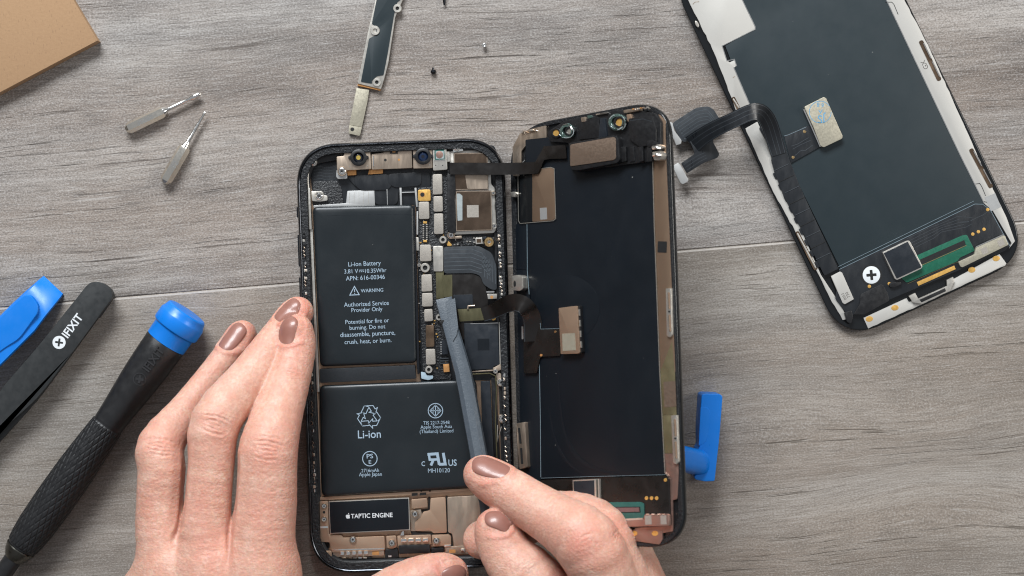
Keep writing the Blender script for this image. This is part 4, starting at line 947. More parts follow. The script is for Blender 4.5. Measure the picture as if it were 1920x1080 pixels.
    b.line([(1572, 500), (1826, 377)], .8, 3.4, 'edgeline', th=.1)
    rg = random.Random(8)
    for k in range(5): b.line([(1700 + k * 4, 448 + k * 4), (1740 + k * 3, 428 + k * 4.5), (1765, 419 + k * 4), (1795 + k * 4, 406 + k * 5), (1822, 408 + k * 3)][: 5 - k % 2], .8, 3.64, 'flexline', th=.05)
    b.line([(1852, 397), (1843, 403), (1815, 416), (1800, 418)], .9, 3.64, 'flexline', th=.05)
    for x, y in ((1824, 439), (1834.5, 434.5), (1845, 430), (1852, 393), (1667.5, 532), (1630, 537), (1619, 561)): b.prism(circ(x, y, 3.2, 14), 3.7, 3.5, 'gold', .04)
    b.build('driver_board', root)
    b = MB(); b.prism(rnd([(1719, 479), (1805, 441), (1813, 440), (1828, 470), (1800, 483), (1795, 490), (1700, 530), (1690, 522)], 3), 3.8, 3.4, 'green', .06)
    b.prism([(1722, 488), (1808, 450), (1811, 459), (1728, 496)], 3.86, 3.7, 'dark'); b.line([(1729, 497), (1812, 460)], .9, 3.9, 'brass'); b.build('sensor_window', root)
    b = MB(); b.prism(rnd([(1655, 473), (1702, 450.5), (1706, 452), (1730, 500), (1727, 504), (1682, 525), (1678, 523)], 2), 5.4, 3.4, 'nickel', .1); b.prism(rnd([(1657, 474.5), (1702, 453), (1728, 501), (1681.5, 522.5)], 1.5), 5.55, 5.2, 'chip', .05); b.build('display_chip', root)
    b = MB(); b.prism(circ(1634, 515.5, 19.5, 36), 3.68, 3.4, 'dark'); b.prism(circ(1634, 515.5, 16.4, 36), 3.74, 3.5, 'white_print', .03)
    for a in (-5, 85): b.prism(rnd(rect(1634, 515.5, 19, 5.2, a), 1), 3.78 + a * .0001, 3.6, 'dark')
    b.build('round_sticker', root)
    b = MB(); b.prism([(1719, 529), (1789, 498), (1792, 504.5), (1722, 536)], 3.8, 3.5, 'gold', .04); b.line([(1702, 532), (1786, 494), (1797, 492)], 1, 3.74, 'olive', th=.05); b.build('gold_contact', root)
    b = MB(); b.prism(rnd([(1797, 491), (1827, 477), (1830, 464), (1881, 441), (1884, 442), (1891, 459), (1805, 501), (1801, 500)], 1.5), 4.7, 3.3, 'goldlabel', .12)
    for x, y in ((1846, 470), (1877, 455)): b.prism(rect(x, y, 12, 12, -25), 4.73, 4.6, 'shield')
    b.line([(1830, 463), (1881, 440)], 1.8, 4.8, 'bright', th=.3); b.build('foot_connector', root)
    foot = [(1619, 596), (1700, 559), (1704, 566), (1728, 563), (1776, 541), (1787, 524), (1874, 476), (1887, 494)]
    b = MB(); b.prism(foot + wavy([(1884, 498), (1760, 556), (1628, 616)], .7, 6), 3.2, 2.5, 'panel_silver', .08)
    for x, y in ((1630, 598), (1678, 577), (1822, 506), (1868, 484.5)): b.prism(circ(x, y, 7, 20, 5.2, -10), 3.26, 3.1, 'gold', .03)
    b.build('foot_plate', root)
    b = MB(); b.prism([(1704, 555), (1716, 549), (1722, 560), (1776, 536), (1775, 525), (1787, 519), (1790, 526), (1782, 545), (1730, 570), (1712, 567)], 4.3, 3.1, 'nickel', .2); b.prism([(1724, 562), (1772, 540), (1774, 546), (1728, 567)], 4.4, 4.1, 'bchip', .1); b.build('foot_clip', root)
    b = MB(); b.prism(rnd([(1558, 518), (1575, 509), (1579, 511), (1601, 561), (1584, 570.5), (1580, 568)], 1.5), 4.2, 3.4, 'panel_silver', .1)
    b.text('730', 1589.5, 553, 11, 4.23, 'ink', 242); b.text('0053', 1582.5, 556, 13, 4.23, 'ink', 242)
    b.build('label', root)
    b = MB(); b.prism(rnd([(1613, 552), (1654, 532), (1664, 548), (1668, 564), (1620, 590), (1600, 590), (1612, 570)], 3), 4.0, 3.4, 'bchip', .15); b.prism(rnd([(1583, 586), (1597, 581), (1600, 594), (1596, 607), (1588, 604)], 3), 4.3, 2.6, 'bchip', .3); b.prism(rnd([(1668, 530), (1690, 528), (1690, 534), (1675, 540), (1667, 538)], 4), 4.6, 3.5, 'bchip', .4); b.build('foot_cover', root)
    # loose cables on the left, arching over the frame
    b = MB(); b.prism(rnd([(1253, 228), (1261, 230), (1264, 244), (1278, 263), (1277, 269.5), (1268, 272.5), (1264, 262), (1260, 257), (1255, 247)], 1.5), 3.6, 2.4, 'silver', .12); b.build('cable_connector', root)
    b = MB(); b.prism(rnd([(1260, 231), (1305, 202), (1328, 199), (1338, 205), (1352, 227), (1356, 238), (1318, 258), (1280, 267), (1268, 248)], 6), 3.2, 2.7, 'flexg', .06)
    for k in range(6): b.line(rnd([(1266 + k * 3, 236 + k * 5), (1306 + k * 1.5, 209 + k * 6), (1326 + k * 1, 205 + k * 6.2), (1346 - k * 1.5, 230 + k * 4)], 5, 4), .9, 3.23, 'flexstripe', th=.04)
    b.build('flex_cable', root)
    b = MB()
    b.ribbon([(1296, 272, 4), (1316, 256, 7), (1345, 239, 11), (1378, 224, 14), (1408, 209, 14), (1428, 209, 12), (1442, 228, 8), (1452, 262, 4.5), (1460, 290, 3.95)], [36, 32, 30, 29, 30, 31, 31, 31, 28], .35, 'flexc', smooth=3, line=('flexline', (-.85, -.3, .2, .88)))
    b.build('flex_cable', root)
    b = MB(); b.prism(rnd([(1293, 264), (1338, 254), (1337, 266), (1349, 289), (1345, 296), (1320, 305), (1288, 325), (1277, 306), (1303, 288)], 3), 4.4, 3.5, 'flexc', .1)
    for k in range(3): b.line([(1282 + k * 3, 309 + k * 5), (1306 + k * 3, 293 + k * 5), (1322 + k * 2, 286 + k * 5)], .8, 4.43, 'flexline', th=.04)
    b.build('flex_cable', root)
    b = MB(); b.prism(rnd([(1260.5, 311.5), (1271.5, 305), (1275, 308), (1291, 337), (1289, 341), (1280, 345.5), (1276, 343)], 1.5), 4.4, 3.1, 'silver', .12); b.build('cable_connector', root)
new_screen()

# ------------------------------------------------------------------ small things on the table
def cardboard():
    b = MB(); b.prism([(183, 76), (134, -6), (90, -90), (-150, -60), (-120, 240), (0, 173)], 4.6, .1, 'kraft', .12)
    tag(b.build('cardboard_sheet'), 'brown kraft cardboard sheet in the top left corner of the table', 'cardboard')
cardboard()

def bit(a, c, hexw, parts, lab, txt, tw, tip):
    """parts: (t along a->c, radius factor)"""
    A = P(*a, hexw * S0 * .5); Cc = P(*c, hexw * S0 * .5); d = (Cc - A); Ln = d.length; d.normalize(); s = d.cross(Vector((0, 0, 1))).normalized(); u = s.cross(d)
    root = thing('screwdriver_bit', lab, 'screwdriver bit', P((a[0] + c[0]) / 2, (a[1] + c[1]) / 2, 0), 'loose screwdriver bits')
    r0 = hexw * S0 / 2
    b = MB(); L = []
    for t, f in ((0, .50), (.012, .62), (.035, .90), (.06, 1), (parts[0] - .03, 1), (parts[0], .86)):
        L.append([A + d * Ln * t + (s * math.cos(q) + u * math.sin(q)) * r0 * f for q in (math.pi / 3 * k + R(parts[3]) for k in range(6))])
    b.rings(L, 'bitsteel', True, True)
    mid = parts[0] * .52; ap = math.cos(math.pi / 6)
    class PL:
        N = (s * math.cos(R(90)) + u * math.sin(R(90)))
    face = None
    px = Vector((a[0] + (c[0] - a[0]) * mid, a[1] + (c[1] - a[1]) * mid)); ang = math.degrees(math.atan2(c[1] - a[1], c[0] - a[0]))
    hb = b.build('hex_shank', root, ang=20)
    tb = MB(); tb.text(txt, px.x, px.y, tw, A.z + r0 * ap + .03 if abs(parts[3]) < 1 else A.z + r0 * ap + .03, 'bright', ang + (0 if txt == 'PH000' else 0), th=.04); tb.build('engraving', hb)
    b = MB(); L = []
    for t, f in ((parts[0] - .01, .8), (parts[0] + .03, .62), (parts[1], .34), (parts[2], .32)) + tip:
        L.append([A + d * Ln * t + (s * math.cos(q) + u * math.sin(q)) * r0 * f for q in (2 * math.pi / 16 * k for k in range(16))])
    b.rings(L, 'bright', True, True)
    if txt == 'PH000':
        for k in range(2):
            aa = R(45 + 90 * k); v = s * math.cos(aa) + u * math.sin(aa)
            p0 = A + d * Ln * .90; p1 = A + d * Ln * 1.0
            b.raw([p0 + v * .1, p0 + v * .62, p1 + v * .12, p1 - v * .12, p0 - v * .62, p0 - v * .1], [(0, 1, 2, 3, 4, 5)], 'nickel')
    b.build('blade', root, ang=50)
M['bitsteel'] = simple('satin_bit_steel', (.82, .77, .68), .22, 1, .06, 500, rvar=.05)
bit((236, 243), (377.5, 175), 22, (.50, .55, .84, 0), 'longer steel screwdriver bit with a cross tip, pointing up right above the other bit', 'PH000', 30, ((.88, .50), (.96, .45), (.99, .18)))
bit((308, 343), (385.5, 208.5), 24, (.50, .575, .80, 0), 'shorter hex screwdriver bit with a fine point, nearer the phone, marked P2', 'P2', 12, ((.83, .26), (.94, .18), (.965, .26), (.99, .12)))

def bracket():
    root = thing('shield_bracket', 'narrow black topped steel bracket with a bare strip at its lower end, above the phone', 'metal bracket', P(712, 80, 0))
    b = MB(); b.prism(rnd([(714, -60), (770, -60), (755, 0), (741, 32), (728, 118), (719.5, 150), (714, 167), (670.5, 156.5), (690, 60), (704, 0)], 1.2), 1.9, .7, 'nickel', .12)
    pl = b.build('plate', root)
    b = MB(); b.prism(rnd([(717, -58), (765, -58), (751, 0), (745, 4), (739, 27), (727, 100), (719, 141), (707, 143), (697, 152), (697.5, 157), (676.5, 153.5), (692, 72), (702, 67), (706, 56), (701, 47), (697, 45), (706, 0)], 2), 2.1, 1.8, 'film2', .05); b.build('black_film', pl)
    for x, y, r in ((745, 15.5, 8), (703, 57, 9), (706.5, 154, 8)):
        b = MB(); b.washer(x, y, r, r * .42, 2.5, 1.2, 'nickel' if y != 57 else 'nickel', floor='dark' if y != 57 else 'nickel', deep=.5); b.build('screw_hole', pl)
    b = MB(); b.prism([(668.5, 165), (692, 168.5), (690, 185), (678.5, 238), (655, 234)], 1.1, .7, 'goldlabel', .06); b.prism([(655, 234.6), (678.5, 238.6), (675, 254), (672, 254.5), (653.5, 250)], 1.25, .8, 'goldlabel', .06)
    b.prism(circ(660.5, 242.5, 3.6, 16), 1.28, 1.2, 'dark'); b.prism([(671, 156), (713, 165.5), (713, 170), (670, 160.5)], 1.5, .3, 'orange', .1); b.build('strip', root)
bracket()
b = MB(); b.tube([P(832, -30, 1.4), P(832.5, -6, 1.4), P(833, 4, 1.2), P(833, 10, 1.0)], [.55, .5, .45, .3], 'rim', 10); tag(b.build('steel_pin'), 'tip of a thin dark steel pin at the top edge of the photo', 'pin')
b = MB(); b.rings([[P(x, y, z) for x, y in circ(908, 84.5, r, 20)] for r, z in ((2.2, .1), (2.2, 1.0), (4.6, 1.1), (5.0, 1.4), (4.2, 1.9), (2.2, 2.0), (1.6, 1.7))], 'bright', True, True)
tag(b.build('screw'), 'tiny bright silver screw standing on its head at the top of the table', 'screw', 'loose screws on the table')
b = MB(); b.tube([P(812, 126.5, .9), P(812, 131.5, .9), P(812.3, 132, .9), P(812.6, 135.5, .9), P(813, 139, .9)], [.32, .38, .9, 1.0, .55], 'rim', 12); b.tube([P(808.5, 133, .5), P(816, 135, .5)], [.5, .4], 'rim', 8)
tag(b.build('screw'), 'tiny dark screw lying on its side between the bracket and the silver screw', 'screw', 'loose screws on the table')

def opening_tool():
    root = thing('opening_tool', 'wide blue plastic opening tool with a wedge tip at the left edge', 'pry tool', P(20, 620, 0))
    b = MB(); t = bmesh.new()
    # body runs off to the lower left; the wedge thins to the upper right
    secs = [((82, 517), (119.5, 552), .3, 1.0), ((72, 525), (113, 561), .3, 3.2), ((48, 546), (88, 592), .3, 7.0), ((22, 570), (66, 622), .3, 8.0), ((-20, 612), (20, 668), .3, 8.4), ((-120, 712), (-80, 768), .3, 8.4)]
    L = []
    for a, c, z0, z1 in secs:
        A_, C_ = Vector(a), Vector(c); e = min(1.2, z1 * .3); loop = []
        for f, z in ((0, z0), (0, z1 - e), (.045, z1), (.955, z1), (1, z1 - e), (1.0, z0)):
            q = A_.lerp(C_, f); loop.append(P(q.x, q.y, z))
        L.append(loop)
    b.rings(L, 'blue', True, True); bd = b.build('handle', root, ang=45)
    b = MB(); b.prism(rnd([(46, 552), (58, 554), (71, 571), (72, 586), (36, 636), (10, 652), (-40, 690), (-70, 660)], [6, 8, 8, 9, 12, 9, 4, 4], 6), 8.9, 6.5, 'blue', .5, 3); b.build('thumb_pad', bd)
opening_tool()

def tweezers():
    root = thing('tweezers', 'flat black steel tweezers with round end and white writing, left of the screwdriver', 'tweezers', P(90, 680, 0))
    up = [(162, 536), (170, 529.5), (182, 528), (196, 532), (207, 541), (211, 552), (209, 560), (154, 636), (72, 745), (-40, 845), (-140, 940), (-150, 985), (-60, 840), (0, 732), (72, 649)]
    b = MB(); b.prism(rnd(up, [2, 3, 5, 6, 5, 4, 3, 30, 30, 2, 2, 2, 2, 20, 20], 5), 7.4, 5.8, 'tweezer', .3)
    mx, my = 110.7, 642; dx, dy = .61, -.79
    b.prism(circ(mx, my, 12.3, 32), 7.43, 7.3, 'white_print')
    for a in (8, 98):
        b.prism(rnd(rect(mx, my, 15, 3.6, a), 1), 7.46 + a * .0001, 7.4, 'tweezer')
    b.text('IFIXIT', 135.8, 610.5, 49, 7.44, 'white_print', -53.5, bold=.02)
    b.build('arm', root)
    b = MB(); b.prism(rnd([(x + .5, y + (.5 if y < 740 or x < -40 or x < 0 and y < 841 else 2 if x > 0 else 26)) for x, y in up], [2, 3, 5, 6, 5, 4, 3, 30, 30, 2, 2, 2, 2, 20, 20], 5), 4.4, 2.6, 'tweezer', .3); b.build('arm', root)
    b = MB(); b.prism(rnd([(172, 531), (204, 541), (209, 556), (180, 598), (146, 575)], 5), 5.8, .1, 'tweezer', .1); b.build('joint', root)
tweezers()

def screwdriver():
    root = thing('screwdriver', 'black precision screwdriver with a knurled grip and bright blue end cap', 'screwdriver', P(190, 820, 0))
    z0 = 8.4; A = P(352, 584, z0); B = P(0, 1083, z0 - 2.4); d = (B - A).normalized(); s = d.cross(Vector((0, 0, 1))).normalized(); u = s.cross(d)
    def lathe(prof, m, n=48, f=None, name='', par=root, ang=40, sub=1):
        b = MB(); L = []
        for t, r in prof:
            L.append([A + d * t * S0 + (s * math.cos(q) + u * math.sin(q)) * S0 * (r + (f(t, q) if f else 0)) for q in (2 * math.pi * k / n for k in range(n))])
        b.rings(L, m, True, True); return b.build(name, par, ang=ang)
    cap = lathe([(0, 33), (.8, 37), (3, 39.5), (8, 41), (12, 42.3), (15, 44), (17.5, 45), (37, 45.2), (40, 44.2), (43, 40.6), (45, 39.8), (70, 39.4)], 'blue', name='end_cap', ang=25)
    body = lathe([(70, 34), (70.3, 38), (72, 39), (100, 38.6), (130, 37.6), (160, 36), (190, 33.5), (220, 31), (245, 29.4), (252, 29.2)], 'handle', name='handle', ang=50)
    def kn(t, q):
        a = abs(math.sin(q * 11 + t * .115)); c = abs(math.sin(q * 11 - t * .115)); return 1.9 * min(1, 2.2 * min(a, c)) * (1 if 258 < t < 532 else 0)
    prof = []
    for k in range(200):
        t = 252 + k * (285 / 199.); r = np.interp(t, [252, 256, 300, 360, 430, 490, 520, 537], [29, 28.4, 31.5, 34.5, 35.2, 33.5, 30.5, 27.5]); prof.append((t, float(r)))
    lathe(prof, 'handle', 220, kn, 'grip', ang=80)
    lathe([(537, 28.5), (539, 29), (552, 24.5), (561, 19), (563, 17.5)], 'rim2', name='collar', ang=30)
    lathe([(561, 17), (700, 17), (760, 16)], 'handle', name='shaft')
    # embossed mark and letters, laid on the barrel
    class Cyl:
        N = Vector((0, 0, 1))
        def pt(q_, x, y, h):
            p = P(x, y, z0 + 6); v = p - A; t = v.dot(d); o = v.dot(s); r = float(np.interp(t / S0, [70, 130, 190, 250], [39, 37.6, 33.5, 29.3])) * S0
            o = max(-r * .98, min(r * .98, o)); return A + d * t + s * o + u * (math.sqrt(r * r - o * o) + h)
    b = MB(Cyl()); b.line(circ(262, 711, 11.5, 30), 1.6, .22, 'emboss', closed=True, th=.2)
    for a in (10, 100): b.line([(262 - 7.5 * math.cos(R(a)), 711 - 7.5 * math.sin(R(a))), (262 + 7.5 * math.cos(R(a)), 711 + 7.5 * math.sin(R(a)))], 4.4, .22, 'emboss', th=.2)
    b.text('IFIXIT', 288.5, 673, 51, .1, 'emboss', -53.5, bold=.02, th=.30); b.build('embossed_mark', body)
M['rim2'] = simple('dark_gunmetal', (.13, .125, .11), .32, 1, .2, 300)
M['emboss'] = simple('black_embossing', (.030, .030, .032), .22, 0, .1, 300)
screwdriver()

SP0, SP1 = (832, 562, 8.2), (912, 985, 23.5)
def spudger():
    root = thing('spudger', 'grey nylon spudger held in the right hand with its hooked tip on the circuit board', 'spudger', P(850, 700, 8))
    b = MB()
    # cross sections along the length: centre px, half width px, z of top, thickness, ridge
    S = [((832, 559), 15.5, 8.3, .5), ((834, 568), 15.6, 8.9, .9), ((840, 598), 13.8, 10.2, 1.6), ((848, 625), 14.5, 11.4, 2.6), ((858, 660), 15.5, 13.0, 3.6), ((869, 700), 16.3, 14.8, 4.4), ((877, 740), 16.5, 16.3, 4.8),
         ((888, 800), 16.5, 18.6, 5.0), ((899, 860), 16.5, 20.8, 5.0), ((912, 930), 16.5, 23.4, 5.0), ((928, 1010), 16.5, 26.4, 5.0), ((958, 1150), 16, 31.5, 5), ((985, 1280), 14, 36, 4.6)]
    L = []
    for (c, hw, zt, th) in S:
        i = S.index((c, hw, zt, th)); j = min(i + 1, len(S) - 1); k = max(i - 1, 0)
        dv = (Vector(S[j][0]) - Vector(S[k][0])).normalized(); nv = Vector((-dv.y, dv.x))   # points left-ish
        nv = nv if nv.x > 0 else -nv
        lp = []
        for f, z in ((-1, .55), (-.93, .82), (-.45, 1.0), (.35, .97), (.8, .80), (1, .45), (.95, .12), (.6, 0), (-.6, 0), (-.95, .2)):
            q = Vector(c) + nv * hw * f; lp.append(P(q.x, q.y, zt - th + th * z))
        L.append(lp)
    b.rings(L, 'spudger', True, True)
    body = b.build('handle', root, ang=28)
    # hooked notch below the tip
    b = MB(); b.prism(rnd([(828, 600), (836, 600), (834, 607), (829, 610), (823, 604)], 2), 10.2, 8.6, 'dark', .2); b.build('hook_notch', body)
    b = MB()
    b.raw([P(836, 566, 9.25), P(853, 559, 8.95), P(859, 612, 11.1), P(856, 628, 11.95), P(849, 640, 12.45)], [(0, 1, 2, 3, 4)], 'spudger')
    b.build('bevel_facet', body)
spudger()

# ------------------------------------------------------------------ hands, grown as one surface each from tapered limbs
def seg_sdf(p, a, b, ra, rb):
    """round cone distance"""
    a = np.array(a); b = np.array(b); ba = b - a; l2 = float(ba @ ba); pa = p - a
    t = np.clip((pa @ ba) / l2, 0, 1); dist = np.sqrt(np.sum((pa - t[:, None] * ba) ** 2, 1))
    return dist - (ra + (rb - ra) * t)
def smin(a, b, k):
    h = np.clip(.5 + .5 * (b - a) / k, 0, 1); return b + (a - b) * h - k * h * (1 - h)
class HandS:
    def __init__(s): s.fingers = []; s.palm = []; s.kp = 6.
    def finger(s, pts, flat=1.0):
        k = [np.array([*P(x, y, z), r]) for x, y, z, r in pts]; out = []
        k = [2 * k[0] - k[1]] + k + [2 * k[-1] - k[-2]]
        for i in range(1, len(k) - 2):     # Catmull-Rom through the joints, radius included
            for t in (0, .34, .67):
                a, b, c, d = k[i - 1:i + 3]; out.append(.5 * (2 * b + (c - a) * t + (2 * a - 5 * b + 4 * c - d) * t * t + (3 * b - a - 3 * c + d) * t ** 3))
        out.append(k[-2]); s.fingers.append([(o[:3], float(o[3])) for o in out])
    def palmseg(s, a, b):
        s.palm.append((np.array(P(*a[:3])), a[3], np.array(P(*b[:3])), b[3]))
    def d(s, p):
        out = None
        fs = []
        for f in s.fingers:
            lo = np.min([c - r for c, r in f], 0) - 7; hi = np.max([c + r for c, r in f], 0) + 7
            m = ((p > lo) & (p < hi)).all(1); qf = np.full(len(p), 25.); pm_ = p[m]
            if len(pm_):
                q = None
                for i in range(len(f) - 1):
                    e = seg_sdf(pm_, f[i][0], f[i + 1][0], f[i][1], f[i + 1][1]); q = e if q is None else smin(q, e, .25)
                qf[m] = q
            fs.append(qf)
        for q in fs: out = q if out is None else smin(out, q, .9)
        pm = None
        for a, ra, b, rb in s.palm:
            e = seg_sdf(p, a, b, ra, rb); pm = e if pm is None else smin(pm, e, 8.)
        return smin(out, pm, s.kp) if pm is not None else out
    def grad(s, p, e=.25):
        g = np.stack([s.d(p + v) - s.d(p - v) for v in np.eye(3) * e], 1); return g / np.maximum(1e-6, np.linalg.norm(g, axis=1))[:, None]
def surface_nets(sd, lo, hi, h):
    n = np.ceil((hi - lo) / h).astype(int) + 1; c = 4; n = ((n + c - 1) // c) * c
    xs = [lo[i] + h * np.arange(n[i]) for i in range(3)]
    cg = np.stack(np.meshgrid(*[lo[i] + h * (np.arange(n[i] // c) * c + (c - 1) / 2) for i in range(3)], indexing='ij'), -1).reshape(-1, 3)
    F = sd(cg).reshape([k // c for k in n]); F = F.repeat(c, 0).repeat(c, 1).repeat(c, 2)
    idx = np.argwhere(np.abs(F) < h * c * 1.3); pts = lo + h * idx; F[idx[:, 0], idx[:, 1], idx[:, 2]] = sd(pts)
    neg = F < 0; a = neg[:-1, :-1, :-1]; cnt = np.zeros(a.shape, np.int8)
    corners = [(i, j, k) for i in (0, 1) for j in (0, 1) for k in (0, 1)]; m = [n_ - 1 for n_ in n]
    sl = lambda A, o: A[o[0]:o[0] + m[0], o[1]:o[1] + m[1], o[2]:o[2] + m[2]]
    for o in corners: cnt += sl(neg, o)
    act = np.argwhere((cnt > 0) & (cnt < 8)); ids = -np.ones(a.shape, np.int64); ids[act[:, 0], act[:, 1], act[:, 2]] = np.arange(len(act))
    acc = np.zeros((len(act), 3)); k = np.zeros(len(act))
    for i, o in enumerate(corners):
        for ax in range(3):
            if o[ax]: continue
            o2 = list(o); o2[ax] = 1
            f0 = F[act[:, 0] + o[0], act[:, 1] + o[1], act[:, 2] + o[2]]; f1 = F[act[:, 0] + o2[0], act[:, 1] + o2[1], act[:, 2] + o2[2]]
            cr = (f0 < 0) != (f1 < 0); t = np.where(cr, f0 / np.where(cr, f0 - f1, 1), 0)
            q = np.tile(np.array(o, float), (len(act), 1)); q[:, ax] = t; acc[cr] += q[cr]; k[cr] += 1
    V = lo + h * (act + acc / k[:, None]); faces = []
    for ax in range(3):
        u, v = (ax + 1) % 3, (ax + 2) % 3
        sA = [slice(1, -1)] * 3; sA[ax] = slice(0, -1); sB = list(sA); sB[ax] = slice(1, None)
        A = neg[tuple(sA)]; B = neg[tuple(sB)]; e = np.argwhere(A != B); off = np.array([1, 1, 1]); off[ax] = 0; g = e + off
        flip = A[e[:, 0], e[:, 1], e[:, 2]]
        du = np.zeros(3, int); du[u] = 1; dv = np.zeros(3, int); dv[v] = 1
        def I(w): return ids[w[:, 0], w[:, 1], w[:, 2]]
        q = np.stack([I(g - du - dv), I(g - dv), I(g), I(g - du)], 1); q[~flip] = q[~flip][:, ::-1]; faces.append(q)
    Fc = np.concatenate(faces); Fc = Fc[(Fc >= 0).all(1)]; return V, Fc

def skin():
    t = NT('skin'); at = t.n('ShaderNodeAttribute', attribute_name='tone'); sx = t.n('ShaderNodeSeparateColor'); t.l(at.outputs['Color'], sx.inputs[0])
    v = t.mp((1, 1, 1))
    blot = t.noise(v, 95, 4, .6); fine = t.noise(v, 900, 3, .6)
    base = t.mix(t.ramp(blot, [(.38, 0.), (.62, 1.)]), (.69, .425, .325), (.64, .345, .255))
    base = t.mix(t.math('MULTIPLY', sx.outputs[0], .64), base, (.62, .19, .14))
    base = t.mix(t.math('MULTIPLY', sx.outputs[1], .55), base, (.78, .55, .445))  # lighter zones: highlights on the fingers, painted into the skin colour
    base = t.mix(t.math('MULTIPLY', sx.outputs[2], .6), base, (.34, .135, .095))
    mott = t.noise(v, 260, 4, .65)
    base = t.mix(t.ramp(mott, [(.42, 0.), (.62, .36)]), base, (.63, .295, .22))
    base = t.mix(t.ramp(mott, [(.34, .40), (.48, 0.)]), base, (.76, .53, .42))
    base = t.mix(t.ramp(fine, [(.40, .35), (.6, 0.)]), base, (.52, .27, .205))
    t.l(base, t.b.inputs['Base Color'])
    t.set(Roughness=.46, Specular_IOR_Level=.42, Subsurface_Weight=.55, Subsurface_Scale=.0016)
    t.b.inputs['Subsurface Radius'].default_value = (1., .35, .2); t.b.inputs['Coat Weight'].default_value = 0.
    vo = t.n('ShaderNodeTexVoronoi'); vo.inputs['Scale'].default_value = 1100; t.l(v, vo.inputs['Vector'])
    w2 = t.noise(t.mp((1, 2.6, 1), .5), 520, 4, .65, .6)
    hgt = t.math('ADD', t.math('MULTIPLY', vo.outputs['Distance'], .5), t.math('ADD', w2, t.math('MULTIPLY', fine, .6)))
    t.bump(hgt, .75, .00024); return t.m
M['skin'] = skin()
M['nail'] = simple('mauve_nail_polish', (.29, .128, .098), .36, 0, .10, 350, .15, 500, coat=.18, rvar=.06, spec=.5, bdist=.0001)

